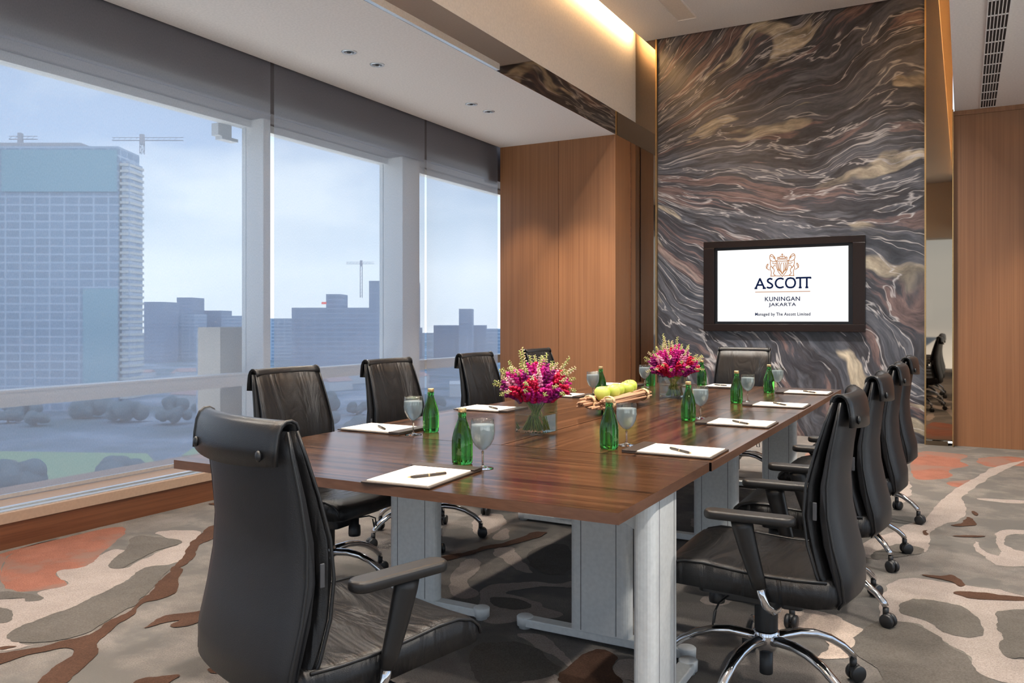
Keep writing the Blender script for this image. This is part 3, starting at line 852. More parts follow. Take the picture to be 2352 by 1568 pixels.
def table(cx, cy, wx, wy, grain, label, legs):
    t = empty('meeting_table', (cx, cy, 0)); tag(t, label, 'table', 'modules of the long meeting table')
    g = 0.0028
    top = MB().box(-wx / 2 + g, wx / 2 - g, -wy / 2 + g, wy / 2 - g, 0.709, 0.74)
    o = top.build('tabletop', [grain, 'table_edge', 'gap_shade', 'leg_grey'], t)
    for p in o.data.polygons:
        if p.normal.z < -0.5: p.material_index = 3  # pale underside made up to bounce light onto the floor
        if abs(p.normal.z) < 0.5:
            wx_, wy_ = cx + p.center.x, cy + p.center.y
            outer = (wx_ < -2.45 or wx_ > -0.80) if abs(p.normal.x) > 0.5 else (wy_ < 2.02 or wy_ > 6.33)
            p.material_index = 1 if outer else 2  # inner edges near-black: shade of the module gaps put into the colour
    for l in legs: t_leg(t, *l)
    return t


table(-1.633, 2.435, 1.702, 0.87, 'table_wood_x', 'crosswise brown table module at the near end, in front of the nearest chair',
      [(0.782, 0.055, R(90), 0.76, 1), (-0.782, 0.055, R(90), 0.76, -1)])
table(-1.2005, 3.74, 0.851, 1.74, 'table_wood_y', 'brown table module on the right, second from the near end', [(-0.02, -0.80, 0, 0.735, 0, True), (0.0, 0.79, 0, 0.735, 0, True)])
table(-2.0515, 3.74, 0.851, 1.74, 'table_wood_y', 'brown table module on the window side under the first flower vase', [(-0.04, -0.80, 0, 0.735, 0, True), (-0.02, 0.79, 0, 0.735, 0, True)])
table(-1.2005, 5.48, 0.851, 1.74, 'table_wood_y', 'brown table module at the far right end toward the marble wall', [(0.02, 0.72, 0, 0.735, 0, True)])
table(-2.0515, 5.48, 0.851, 1.74, 'table_wood_y', 'brown table module at the far end on the window side', [(0.0, 0.72, 0, 0.735, 0, True)])

# ------------------------------------------------------------------ chairs
FR = [(-0.228, 0.375), (-0.214, 0.40), (-0.186, 0.47), (-0.160, 0.56), (-0.149, 0.65), (-0.155, 0.74), (-0.180, 0.84), (-0.208, 0.93), (-0.229, 0.992)]   # front leather line (y, z)


def panel(profile_front, thick, width_fn, ncol=12, curve=0.032, edge_round=0.5):
    """padded panel swept over its width; profile lists the front line, thick gives the depth behind it"""
    mb = MB(); rows = []
    n = len(profile_front)
    cols = []
    for i in range(ncol + 1):
        t = -1 + 2 * i / ncol
        s = math.copysign(abs(t) ** 0.8, t)
        fat = math.sqrt(max(0.0, 1 - abs(s) ** 8)) * (1 - edge_round) + edge_round if abs(s) < 1 else edge_round * 0.6
        loop = []
        for k, (y, z) in enumerate(profile_front):
            w = width_fn(z); x = s * w
            dy = -curve * (1 - s * s)
            loop.append((x, y + dy - thick[k] * (1 - fat) * 0.5, z))
        for k in reversed(range(n)):
            y, z = profile_front[k]; w = width_fn(z); x = s * w
            dy = -curve * (1 - s * s)
            loop.append((x, y + dy - thick[k] * (1 - (1 - fat) * 0.5), z))
        cols.append(loop)
    m = 2 * n
    vs = [p for c in cols for p in c]; fs = []
    for i in range(ncol):
        for k in range(m):
            l = (k + 1) % m
            fs.append((i * m + k, i * m + l, (i + 1) * m + l, (i + 1) * m + k))
    fs.append(tuple(reversed(range(m)))); fs.append(tuple(ncol * m + k for k in range(m)))
    mb.add(vs, fs, True)
    return mb


def wback(z):
    pts = [(0.36, 0.214), (0.45, 0.230), (0.6, 0.234), (0.8, 0.222), (1.03, 0.203)]
    for (a, wa), (b, wb) in zip(pts, pts[1:]):
        if z <= b: return wa + (wb - wa) * max(0, (z - a)) / (b - a)
    return pts[-1][1]


def make_chair():
    t = empty('office_chair')
    th = [0.012, 0.022, 0.028, 0.030, 0.030, 0.027, 0.022, 0.017, 0.012]
    back = panel(FR, th, wback).build('backrest', 'leather_front', t)
    # rear shell, fuller than the cushion and with its own seam
    rf = [(y - th[k] - 0.004, z) for k, (y, z) in enumerate(FR)]
    th2 = [0.008, 0.036, 0.056, 0.058, 0.052, 0.044, 0.034, 0.024, 0.014]
    shell = panel(rf, th2, wback).build('back_shell', 'leather_back', t)
    for s in (-1, 1):
        pts = [(s * (wback(z) + 0.001), y - 0.004, z) for y, z in FR]
        MB().tube(pts, 0.0045, 6).build('piping', 'piping_black', back)
        pts = [(s * (wback(z) + 0.0005), y - th[k] - 0.004 - th2[k] * 0.75, z) for k, (y, z) in enumerate(FR)]
        MB().tube(pts, 0.0038, 6).build('piping', 'piping_black', shell)
        MB().cbox((s * 0.236, -0.186, 0.665), (0.005, 0.012, 0.055)).build('hinge_plate', 'caster_grey', shell, bevel=0.002)
    # leather flap curling over the top
    line = [(-0.2275, 0.984), (-0.2285, 0.998), (-0.234, 1.009), (-0.246, 1.016), (-0.260, 1.015), (-0.272, 1.006), (-0.280, 0.988), (-0.285, 0.955), (-0.287, 0.918)]
    mb = MB(); NC = 14; cols = []
    for i in range(NC + 1):
        s = -1 + 2 * i / NC; loop = []
        for k, (y, z) in enumerate(line):
            loop.append((s * 0.206, y - 0.032 * (1 - s * s), z - (0.010 * (1 - s * s) if k == len(line) - 1 else 0)))
        for k in reversed(range(len(line))):
            y, z = line[k]; a = line[max(k - 1, 0)]; b = line[min(k + 1, len(line) - 1)]
            d = Vector((b[0] - a[0], b[1] - a[1])).normalized(); nn = (d[1], -d[0])
            loop.append((s * 0.206, y - 0.032 * (1 - s * s) + nn[0] * -0.0075, z + nn[1] * -0.0075 - (0.010 * (1 - s * s) if k == len(line) - 1 else 0)))
        cols.append(loop)
    m = len(cols[0]); vs = [p for c in cols for p in c]; fs = []
    for i in range(NC):
        for k in range(m):
            l = (k + 1) % m
            fs.append((i * m + k, (i + 1) * m + k, (i + 1) * m + l, i * m + l))
    fs.append(tuple(range(m))); fs.append(tuple(reversed([NC * m + k for k in range(m)])))
    mb.add(vs, fs, True)
    flap = mb.build('head_flap', 'leather_flap', t)
    for s in (-1, 1):
        MB().blob((s * 0.160, -0.302, 0.938), 0.011, 10, 6, (1, 0.6, 1.2)).build('button', 'piping_black', flap)
        MB().tube([(s * 0.2065, y, z) for y, z in line], 0.0035, 6).build('piping', 'piping_black', flap)
    # seat
    top = [(-0.235, 0.462), (-0.15, 0.456), (-0.05, 0.456), (0.06, 0.464), (0.15, 0.474), (0.22, 0.474), (0.268, 0.460), (0.295, 0.436), (0.302, 0.412), (0.290, 0.392)]
    bot = [(0.27, 0.386), (0.20, 0.384), (0.05, 0.376), (-0.10, 0.366), (-0.20, 0.364), (-0.245, 0.374), (-0.258, 0.40), (-0.254, 0.44)]
    prof = top + bot; cx = sum(p[0] for p in prof) / len(prof); cz = sum(p[1] for p in prof) / len(prof)
    cols = []; NC = 14
    for i in range(NC + 1):
        s = -1 + 2 * i / NC
        e = abs(s)
        w = 0.246 * math.copysign(e ** 0.85, s)
        k = 1.0 if e < 0.80 else math.sqrt(max(0.0, 1 - ((e - 0.80) / 0.20) ** 2)) * 0.14 + 0.86
        loop = []
        for (y, z) in prof:
            dz = -0.010 * (1 - s * s) if z > 0.44 else 0
            loop.append((w, cx + (y - cx) * (0.5 + 0.5 * k), cz + (z - cz) * k + dz))
        cols.append(loop)
    m = len(prof); vs = [p for c in cols for p in c]; fs = []
    for i in range(NC):
        for k in range(m):
            l = (k + 1) % m
            fs.append((i * m + k, i * m + l, (i + 1) * m + l, (i + 1) * m + k))
    fs.append(tuple(reversed(range(m)))); fs.append(tuple(NC * m + k for k in range(m)))
    mb = MB(); mb.add(vs, fs, True)
    seat = mb.build('seat', 'leather_seat', t)
    for s in (-1, 1):
        MB().tube([(s * 0.2455, cx + (y - cx) * 0.95, cz + (z - cz) * 0.90) for y, z in top[:9]], 0.0042, 6).build('piping', 'piping_black', seat)
    MB().prism(rounded_rect(0.17, 0.19, 0.03), 0.352, 0.372).build('seat_pan', 'black_plastic', t)
    # arms
    for s in (-1, 1):
        pad = MB(); pad.prism(rounded_rect(0.033, 0.138, 0.032, 6), 0.622, 0.650, smooth=True)
        arm = pad.build('armrest', 'arm_black', t, loc=(s * 0.275, 0.0, 0), bevel=0.010, seg=3)
        MB().tube([(0, 0.022, 0.622), (0, 0.018, 0.60), (-s * 0.002, 0.0, 0.53), (-s * 0.005, -0.022, 0.455), (-s * 0.006, -0.032, 0.42)], [0.034, 0.033, 0.029, 0.024, 0.021], 16, flat=0.72).build('arm_post', 'arm_black', arm)
        MB().tube([(-s * 0.006, -0.030, 0.43), (-s * 0.006, -0.038, 0.40), (-s * 0.008, -0.050, 0.370), (-s * 0.03, -0.064, 0.348), (-s * 0.08, -0.070, 0.342), (-s * 0.16, -0.070, 0.342)], 0.0135, 12).build('arm_bracket', 'chrome', arm)
    # mechanism
    mech = MB().prism(rounded_rect(0.085, 0.13, 0.02), 0.305, 0.352).build('tilt_mechanism', 'black_plastic', t, bevel=0.006)
    MB().lathe([(0.0001, 0.0), (0.026, 0.0), (0.028, 0.012), (0.026, 0.045), (0.020, 0.05), (0.020, 0.078), (0.0001, 0.078)], 20).build('tension_knob', 'black_plastic', mech, loc=(0.0, 0.165, 0.268))
    MB().tube([(0.05, 0.04, 0.330), (0.20, 0.06, 0.325)], 0.006, 8).prism([(0.185, 0.035), (0.20, 0.030), (0.285, 0.055), (0.290, 0.085), (0.20, 0.085)], 0.321, 0.331).build('tilt_lever', 'black_plastic', mech)
    MB().tube([(-0.05, 0.10, 0.325), (-0.16, 0.12, 0.318), (-0.20, 0.125, 0.300), (-0.205, 0.128, 0.262), (-0.185, 0.13, 0.262), (-0.18, 0.125, 0.30)], 0.0035, 6).build('height_lever', 'black_plastic', mech)
    colm = MB().lathe([(0.0001, 0.195), (0.037, 0.195), (0.038, 0.20), (0.038, 0.300), (0.036, 0.306), (0.0001, 0.306)], 28).build('gas_cylinder', 'black_plastic', t)
    MB().lathe([(0.0001, 0.055), (0.021, 0.055), (0.022, 0.060), (0.022, 0.135), (0.0001, 0.135)], 20).build('cylinder_tip', 'black_plastic', colm)
    MB().lathe([(0.0001, 0.135), (0.030, 0.135), (0.040, 0.15), (0.043, 0.175), (0.043, 0.198), (0.038, 0.204), (0.0001, 0.204)], 28).build('base_hub', 'chrome', t)
    for k in range(5):
        a = MB()
        a.tube([(0.02, 0, 0.168), (0.06, 0, 0.178), (0.12, 0, 0.182), (0.18, 0, 0.174), (0.235, 0, 0.155), (0.285, 0, 0.125), (0.315, 0, 0.098), (0.325, 0, 0.082)],
               [0.022, 0.021, 0.019, 0.018, 0.017, 0.016, 0.0155, 0.015], 12, flat=0.8)
        leg = a.build('base_leg', 'chrome', t, rotz=R(72 * k + 18))
        c = MB()
        c.lathe([(0.0001, 0.048), (0.012, 0.048), (0.012, 0.078), (0.0001, 0.078)], 12, (0.325, 0, 0))
        rm = Matrix.Rotation(R(90), 3, 'X') @ Matrix.Identity(3)
        for sy in (-1, 1):
            c.lathe([(0.0001, -0.009), (0.024, -0.009), (0.028, -0.005), (0.028, 0.005), (0.024, 0.009), (0.0001, 0.009)], 20, (0.335, sy * 0.0145, 0.0285), rot=rm)
        c.blob((0.332, 0, 0.040), 0.022, 12, 8, (1.0, 0.9, 0.9))
        c.build('caster', 'black_plastic', leg)
    return t


chairs = [
    (-1.44, 1.665, -16.5, 20, 'black leather office chair nearest the camera, seen from behind'),
    (-0.584, 2.84, 91, 21, 'nearest black leather chair on the right side of the table'),
    (-0.575, 3.78, 90, 30, 'second black leather chair from the front on the right side'),
    (-0.56, 4.68, 90, 12, 'third black leather chair from the front on the right side'),
    (-0.56, 5.66, 90, 40, 'farthest black leather chair on the right side, by the marble wall'),
    (-2.58, 2.92, -90, 25, 'black leather chair on the window side, nearest the camera'),
    (-2.70, 3.87, -90, 50, 'second black leather chair from the front on the window side'),
    (-2.70, 4.85, -90, 5, 'third black leather chair on the window side, left of the first flower vase'),
    (-2.71, 5.80, -90, 33, 'black leather chair in front of the veneer wall, partly hidden by flowers'),
    (-1.59, 6.62, 180, 15, 'black leather chair at the far head of the table, under the screen'),
]
proto = make_chair()
for i, (x, y, a, lr, lab) in enumerate(chairs):
    c = proto if i == 0 else copy_thing(proto, (x, y, 0), R(a), lab)
    c.location = (x, y, 0); c.rotation_euler.z = R(a)
    tag(c, lab, 'chair', 'black leather chairs around the meeting table')
    k = 0
    for ch in c.children:
        if ch.name.startswith('base_leg'):
            ch.rotation_euler.z = R(72 * k + lr); k += 1

# ------------------------------------------------------------------ screen on the marble
tv = empty('wall_screen', (-1.732, 9.235, 1.118)); tag(tv, 'wall screen in a dark brown frame showing a hotel logo on white', 'screen')
fm = MB()
fm.box(-0.84, 0.84, -0.075, 0.0, 0.0, 0.078).box(-0.84, 0.84, -0.075, 0.0, 0.925, 0.999).box(-0.84, -0.72, -0.075, 0.0, 0.078, 0.925).box(0.72, 0.84, -0.075, 0.0, 0.078, 0.925)
fm.build('frame', 'tv_frame', tv, bevel=0.003)
MB().box(-0.72, 0.72, -0.045, 0.0, 0.078, 0.925).build('bezel', 'tv_bezel', tv)
scr = MB().box(-0.688, 0.676, -0.047, -0.045, 0.107, 0.897).build('display', 'screen_white', tv)


def text_part(s, cx, z0, width, height, mat, parent, extra=None):
    cu = bpy.data.curves.new('lettering', 'FONT'); cu.body = s; cu.space_character = 1.08; cu.offset = 0.022 if 'Managed' in s else 0.016
    ob = bpy.data.objects.new('lettering', cu); COL.objects.link(ob)
    dg = bpy.context.evaluated_depsgraph_get()
    me = bpy.data.meshes.new_from_object(ob.evaluated_get(dg))
    bpy.data.objects.remove(ob)
    xs = [v.co.x for v in me.vertices]; ys = [v.co.y for v in me.vertices]
    ax, bx_, ay, by = min(xs), max(xs), min(ys), max(ys)
    for v in me.vertices:
        x = (v.co.x - ax) / (bx_ - ax) * width + cx - width / 2
        z = (v.co.y - ay) / (by - ay) * height + z0
        v.co = (x, 0, z)
    me.materials.clear(); me.materials.append(MATS[mat])
    o = bpy.data.objects.new('lettering', me); COL.objects.link(o); o.parent = parent; o.location = (0, -0.0485, 0)
    return o


def letters(s, cx, z0, width, height):
    return text_part(s, cx, z0, width, height, 'ink_navy', scr)


def strokes(name, lines, rad, mat, ox, oz, sc):
    mb = MB()
    for ln in lines:
        pts = ln
        if len(ln) > 2:
            q = [ln[0]]
            for i in range(len(ln) - 1):
                a, b = ln[i], ln[i + 1]
                q += [(a[0] * .75 + b[0] * .25, a[1] * .75 + b[1] * .25), (a[0] * .25 + b[0] * .75, a[1] * .25 + b[1] * .75)]
            pts = q + [ln[-1]]
        for (x0, z0), (x1, z1) in zip(pts, pts[1:]):
            dx, dz = x1 - x0, z1 - z0; L = math.hypot(dx, dz)
            if L < 1e-6: continue
            nx, nz = -dz / L * rad / sc, dx / L * rad / sc; ex, ez = dx / L * rad * .5 / sc, dz / L * rad * .5 / sc
            mb.add([(ox + (x0 - ex + nx) * sc, 0, oz + (z0 - ez + nz) * sc), (ox + (x0 - ex - nx) * sc, 0, oz + (z0 - ez - nz) * sc),
                    (ox + (x1 + ex - nx) * sc, 0, oz + (z1 + ez - nz) * sc), (ox + (x1 + ex + nx) * sc, 0, oz + (z1 + ez + nz) * sc)], [(0, 1, 2, 3)])
    return mb.build(name, mat, scr, loc=(0, -0.0487, 0))


LX = 0.012
# ASCOTT in slender capitals with flared ends and joined crossbar on the last two letters
S = 0.112
A_ = [[(0.0, 0), (0.44, 1.0)], [(0.44, 1.0), (0.88, 0)], [(0.17, 0.34), (0.72, 0.34)], [(-0.08, 0), (0.12, 0)], [(0.76, 0), (1.0, 0)]]
S_ = [[(0.52, 0.92), (0.30, 1.0), (0.08, 0.88), (0.08, 0.66), (0.34, 0.50), (0.56, 0.34), (0.54, 0.10), (0.28, 0.0), (0.02, 0.08)]]
C_ = [[(0.82, 0.90), (0.58, 1.0), (0.28, 0.94), (0.06, 0.70), (0.04, 0.36), (0.22, 0.08), (0.52, 0.0), (0.82, 0.10)]]
O_ = [[(0.50, 1.0), (0.16, 0.92), (0.0, 0.5), (0.16, 0.08), (0.50, 0.0), (0.84, 0.08), (1.0, 0.5), (0.84, 0.92), (0.50, 1.0)]]
TT = [[(0.0, 1.0), (1.36, 1.0)], [(0.36, 1.0), (0.36, 0.0)], [(1.0, 1.0), (1.0, 0.0)], [(0.26, 0), (0.46, 0)], [(0.90, 0), (1.10, 0)], [(0.0, 1.0), (0.0, 0.93)], [(1.36, 1.0), (1.36, 0.93)]]
for sh, off in ((A_, 0.0), (S_, 1.15), (C_, 1.98), (O_, 3.02), (TT, 4.12)):
    strokes('letter', [[(x + off - 2.70, z) for x, z in ln] for ln in sh], 0.0090, 'ink_navy', LX, 0.470, S * 0.93)

strokes('divider_line', [[(-0.285, 0), (0.285, 0)]], 0.0032, 'ink_orange', LX, 0.428, 1.0)
letters('KUNINGAN', LX, 0.328, 0.365, 0.047)
letters('JAKARTA', LX, 0.262, 0.285, 0.047)
letters('Managed by The Ascott Limited', LX, 0.160, 0.575, 0.044)
# crest: two rearing animals either side of a palmette shield under a crown
half = [
    [(-0.36, 0.52), (-0.42, 0.62), (-0.44, 0.76), (-0.56, 0.92), (-0.66, 0.98), (-0.74, 0.90), (-0.76, 0.74), (-0.70, 0.60), (-0.72, 0.40), (-0.68, 0.24), (-0.74, 0.10), (-0.64, -0.12), (-0.68, -0.36)],
    [(-0.74, 0.90), (-0.62, 0.82), (-0.50, 0.80), (-0.46, 0.70), (-0.54, 0.72)],
    [(-0.70, 0.60), (-0.52, 0.50), (-0.34, 0.56), (-0.26, 0.62)],
    [(-0.60, 0.44), (-0.44, 0.36), (-0.34, 0.42)],
    [(-0.68, 0.24), (-0.52, 0.10), (-0.46, -0.08), (-0.56, -0.22), (-0.40, -0.34), (-0.50, -0.36)],
    [(-0.60, 0.10), (-0.48, 0.30), (-0.40, 0.24)],
    [(-0.76, 0.0), (-0.88, 0.06), (-0.98, 0.20), (-0.92, 0.34), (-0.84, 0.40), (-0.88, 0.24), (-0.96, 0.10)],
    [(-0.70, -0.38), (-0.40, -0.36), (-0.10, -0.38)],
    [(-0.36, 0.50), (-0.34, 0.20), (-0.26, -0.10), (0.0, -0.42)],
    [(0.0, -0.28), (-0.10, 0.0), (-0.10, 0.28), (-0.05, 0.44)],
    [(0.0, -0.26), (-0.18, 0.0), (-0.20, 0.30), (-0.16, 0.46)],
    [(-0.02, -0.22), (-0.24, 0.08), (-0.28, 0.34), (-0.28, 0.48)],
    [(-0.04, -0.14), (-0.28, 0.02), (-0.34, 0.20)],
    [(-0.36, 0.52), (-0.18, 0.54), (0.0, 0.52)],
    [(-0.30, 0.68), (-0.26, 0.80), (-0.16, 0.74), (-0.12, 0.86), (0.0, 0.78)],
    [(-0.26, 0.66), (0.0, 0.64)], [(-0.24, 0.72), (0.0, 0.70)],
    [(0.0, 0.78), (0.0, 1.0)], [(-0.05, 0.93), (0.0, 0.93)],
]
full = half + [[(-x, z) for x, z in ln] for ln in half]
strokes('crest', full, 0.0034, 'ink_orange', LX, 0.665, 0.175)

# ------------------------------------------------------------------ place settings


def make_pad():
    t = empty('writing_pad')
    MB().box(-0.122, 0.122, -0.172, 0.172, 0.0, 0.006).build('board', 'pad_leather', t, bevel=0.002)
    MB().box(-0.108, 0.108, -0.160, 0.118, 0.006, 0.0095).build('paper', 'paper', t)
    MB().box(-0.122, 0.122, 0.116, 0.172, 0.006, 0.012).build('pad_strip', 'pad_leather', t, bevel=0.002)
    return t


def make_pen():
    t = empty('pen')
    rx = Matrix.Rotation(R(90), 3, 'Y')
    MB().lathe([(0.0001, -0.066), (0.0042, -0.064), (0.0050, -0.005), (0.0050, 0.045), (0.0034, 0.058)], 12, (0, 0, 0.0052), rot=rx).build('barrel', 'pen_dark', t)
    MB().lathe([(0.0034, 0.058), (0.0012, 0.070), (0.0001, 0.0715)], 12, (0, 0, 0.0052), rot=rx).build('pen_tip', 'pen_gold', t)
    MB().lathe([(0.0053, -0.006), (0.0053, -0.001)], 12, (0, 0, 0.0052), rot=rx).build('ring', 'pen_gold', t)
    MB().cbox((-0.045, 0, 0.0108), (0.034, 0.002, 0.0012)).build('clip', 'pen_gold', t)
    return t


def make_bottle():
    t = empty('water_bottle')
    prof = [(0.0001, 0.0), (0.031, 0.0), (0.0355, 0.004), (0.0366, 0.02), (0.0370, 0.07), (0.0352, 0.092), (0.0285, 0.118), (0.0198, 0.142), (0.0145, 0.156), (0.0135, 0.168), (0.0150, 0.171), (0.0150, 0.175), (0.0130, 0.178), (0.0130, 0.184), (0.0001, 0.184)]
    MB().lathe(prof, 32).build('bottle_body', 'bottle_green', t)
    MB().lathe([(0.0001, 0.1945), (0.0130, 0.1945), (0.0142, 0.192), (0.0142, 0.180), (0.0131, 0.179), (0.0131, 0.1842), (0.0001, 0.1842)][::-1], 24).build('cap', 'cap_gold', t)
    return t


def make_goblet():
    t = empty('water_goblet')
    MB().lathe([(0.0001, 0.0), (0.0365, 0.0), (0.037, 0.0015), (0.020, 0.004), (0.006, 0.008), (0.0036, 0.014), (0.0034, 0.045), (0.0042, 0.058), (0.0001, 0.060)], 28).build('stem', 'clear_glass', t)
    MB().lathe([(0.0005, 0.0602), (0.012, 0.064), (0.027, 0.078), (0.038, 0.100), (0.0415, 0.122), (0.0405, 0.145), (0.0385, 0.167), (0.0378, 0.167), (0.0396, 0.145), (0.0404, 0.122), (0.0370, 0.101), (0.026, 0.080), (0.011, 0.066), (0.0005, 0.0622)], 32).build('bowl', 'vase_glass', t)
    MB().lathe([(0.0001, 0.0630), (0.011, 0.0665), (0.0255, 0.0803), (0.0366, 0.1012), (0.0401, 0.122), (0.0394, 0.142), (0.0391, 0.148), (0.0001, 0.148)], 32).build('iced_water', 'iced_water', t)
    return t


pads = [(-1.514, 2.172, 4, 'writing pad nearest the camera, in front of the near chair'),
        (-2.325, 3.02, -90, 'writing pad on the window side nearest the camera'),
        (-2.325, 3.99, -90, 'writing pad on the window side, left of the first flower vase'),
        (-2.325, 4.95, -90, 'writing pad on the window side mostly hidden by the first flower vase'),
        (-2.325, 5.93, -90, 'writing pad on the window side behind the apple basket'),
        (-0.962, 3.045, 90, 'nearest writing pad on the right side of the table'),
        (-0.962, 4.01, 90, 'second writing pad from the front on the right side'),
        (-0.962, 4.97, 90, 'third writing pad from the front on the right side'),
        (-0.962, 5.92, 90, 'farthest writing pad on the right side'),
        (-1.59, 6.165, 180, 'writing pad at the far head of the table')]
pens = [(-1.473, 2.134, 240), (-2.314, 2.986, 142), (-2.293, 3.957, 142), (-2.29, 4.92, 142), (-2.282, 5.80, 142),
        (-0.927, 2.992, -37), (-0.931, 3.954, -41), (-0.936, 4.93, -45), (-0.918, 5.80 + 0.06, -42), (-1.60, 6.15, 150)]
PEN = ['dark pen on the writing pad nearest the camera', 'dark pen on the nearest window side writing pad', 'dark pen on the window side pad left of the first vase', 'dark pen on the window side pad hidden by the first vase',
       'dark pen on the window side pad behind the apples', 'dark pen on the nearest pad of the right side', 'dark pen on the second pad of the right side', 'dark pen on the third pad of the right side',
       'dark pen on the farthest pad of the right side', 'dark pen on the pad at the far head of the table']
P0, N0 = make_pad(), make_pen()
for i, (x, y, a, lab) in enumerate(pads):
    p = P0 if i == 0 else copy_tree(P0)
    p.location = (x, y, 0.7402); p.rotation_euler.z = R(a)
    tag(p, lab, 'writing pad', 'leather writing pads set round the table')
    n = N0 if i == 0 else copy_tree(N0)
    px, py, pa = pens[i]
    n.location = (px, py, 0.7499); n.rotation_euler.z = R(pa)
    tag(n, PEN[i], 'pen', 'pens on the writing pads')

bot = [(-1.535, 2.435, 'green water bottle nearest the camera'),
       (-2.095, 3.06, 'green water bottle on the window side beside the near goblet'),
       (-1.215, 3.00, 'nearest green bottle in the row on the right'),
       (-1.205, 4.02, 'second green bottle from the front on the right'),
       (-1.205, 5.01, 'third green bottle from the front on the right'),
       (-1.18, 5.83, 'farthest green bottle on the right'),
       (-2.10, 5.04, 'dark green bottle on the window side behind the basket, left one'),
       (-2.10, 6.02, 'dark green bottle at the far window side corner, left of the second bouquet'),
       (-1.76, 6.22, 'green bottle behind the second bouquet at the far end')]
gob = [(-1.425, 2.39, 'water goblet nearest the camera, right of a green bottle'),
       (-2.105, 2.94, 'water goblet on the window side in front of a green bottle'),
       (-1.185, 3.11, 'water goblet behind the nearest bottle of the right row'),
       (-1.175, 4.13, 'water goblet behind the second bottle of the right row'),
       (-1.165, 5.13, 'water goblet behind the third bottle of the right row'),
       (-1.145, 5.95, 'water goblet behind the farthest bottle on the right'),
       (-2.105, 4.92, 'water goblet left of the apple basket'),
       (-2.09, 5.86, 'water goblet at the far window side, left of the second bouquet')]
B0, G0 = make_bottle(), make_goblet()
for i, (x, y, lab) in enumerate(bot):
    b = B0 if i == 0 else copy_tree(B0)
    b.location = (x, y, 0.7402); tag(b, lab, 'bottle', 'green water bottles on the table')
for i, (x, y, lab) in enumerate(gob):
    g = G0 if i == 0 else copy_tree(G0)
    g.location = (x, y, 0.7402); tag(g, lab, 'goblet', 'goblets of iced water on the table')

# ------------------------------------------------------------------ flower vases


def vase(x, y, a, label):
    v = empty('glass_vase', (x, y, 0.7402)); tag(v, label, 'vase', 'square glass vases of snapdragons')
    h = a / 2; t = 0.005; H = 0.155
    MB().box(-h, h, -h, h, 0, 0.010).box(-h, h, -h, -h + t, 0.010, H).box(-h, h, h - t, h, 0.010, H).box(-h, -h + t, -h + t, h - t, 0.010, H).box(h - t, h, -h + t, h - t, 0.010, H).build('vase_body', 'vase_glass', v)
    MB().box(-h + t + .0005, h - t - .0005, -h + t + .0005, h - t - .0005, 0.0105, 0.085).build('water', 'vase_water', v)
    return v


def snapdragon(tip, base, rim, kind, label, group):
    o = empty('snapdragon', base)
    b = Vector(base); tip = Vector(tip) - b; rim = Vector(rim) - b
    pts = []
    for k in range(9):
        u = k / 8
        p = (1 - u) ** 2 * Vector((0, 0, 0)) + 2 * u * (1 - u) * (rim * 1.08 + Vector((0, 0, 0.03))) + u * u * tip
        pts.append(p)
    MB().tube(pts, [0.0026 - 0.0012 * k / 8 for k in range(9)], 6).build('stem', random.choice(['stem_green', 'stem_light']), o)

    def at(u):
        f = u * 8; i = min(int(f), 7); return pts[i].lerp(pts[i + 1], f - i)
    fl = MB(); bd = MB()
    mats = {'magenta': 'petal_magenta', 'crimson': 'petal_crimson', 'purple': 'petal_purple', 'pink': 'petal_pink', 'bud': 'bud_cream'}
    u = 0.50; ang = random.random() * 6
    while u < 1.0:
        c = at(min(u, 0.999)); ax = (at(min(u + .03, 1)) - at(max(u - .03, 0))).normalized()
        side = ax.cross(Vector((0.3, 0.2, 1))).normalized()
        side = Matrix.Rotation(ang, 3, ax) @ side
        flower = u < (0.86 if kind != 'bud' else 0.58)
        if flower:
            r = 0.0128 * (1.25 - 0.5 * (u - 0.5) / 0.4)
            q = side.to_track_quat('Z', 'Y').to_matrix()
            for s in (-1, 1):
                rot = q @ Matrix.Rotation(R(38 * s), 3, 'X') @ Matrix.Rotation(R(random.uniform(-20, 20)), 3, 'Z')
                fl.blob(c + side * (0.010 + r * 0.5) + (q @ Vector((0, s * r * 0.55, 0))), r, 6, 4, (1.0, 0.75, 0.55), rot)
            fl.blob(c + side * 0.008, r * 0.6, 5, 4, (0.8, 0.8, 1.3), q)
            u += 0.0195; ang += 2.2
        else:
            r = 0.0060 * (1.25 - 0.75 * (u - 0.5) / 0.5)
            bd.blob(c + side * (0.004 + r * 0.7), r, 5, 4, (0.85, 0.85, 1.25), side.to_track_quat('Z', 'Y').to_matrix())
            u += 0.0125; ang += 2.3
    if fl.v: fl.build('blossoms', mats[kind], o)
    if bd.v: bd.build('buds', random.choice(['bud_green', 'bud_cream', 'bud_green']), o)
    tag(o, label, 'flower', group)
    return o


def lean(a, f, i):
    d = ['toward the right', 'away right', 'away from the camera', 'away left', 'toward the window', 'near left', 'toward the camera', 'near right'][int(((a % 6.2832) + 0.39) / 0.7854) % 8]
    if f < 0.3: return 'standing upright in the middle'
    if f < 0.62: return 'slightly leaning ' + d
    return 'leaning ' + d if f < 0.86 else 'leaning far ' + d


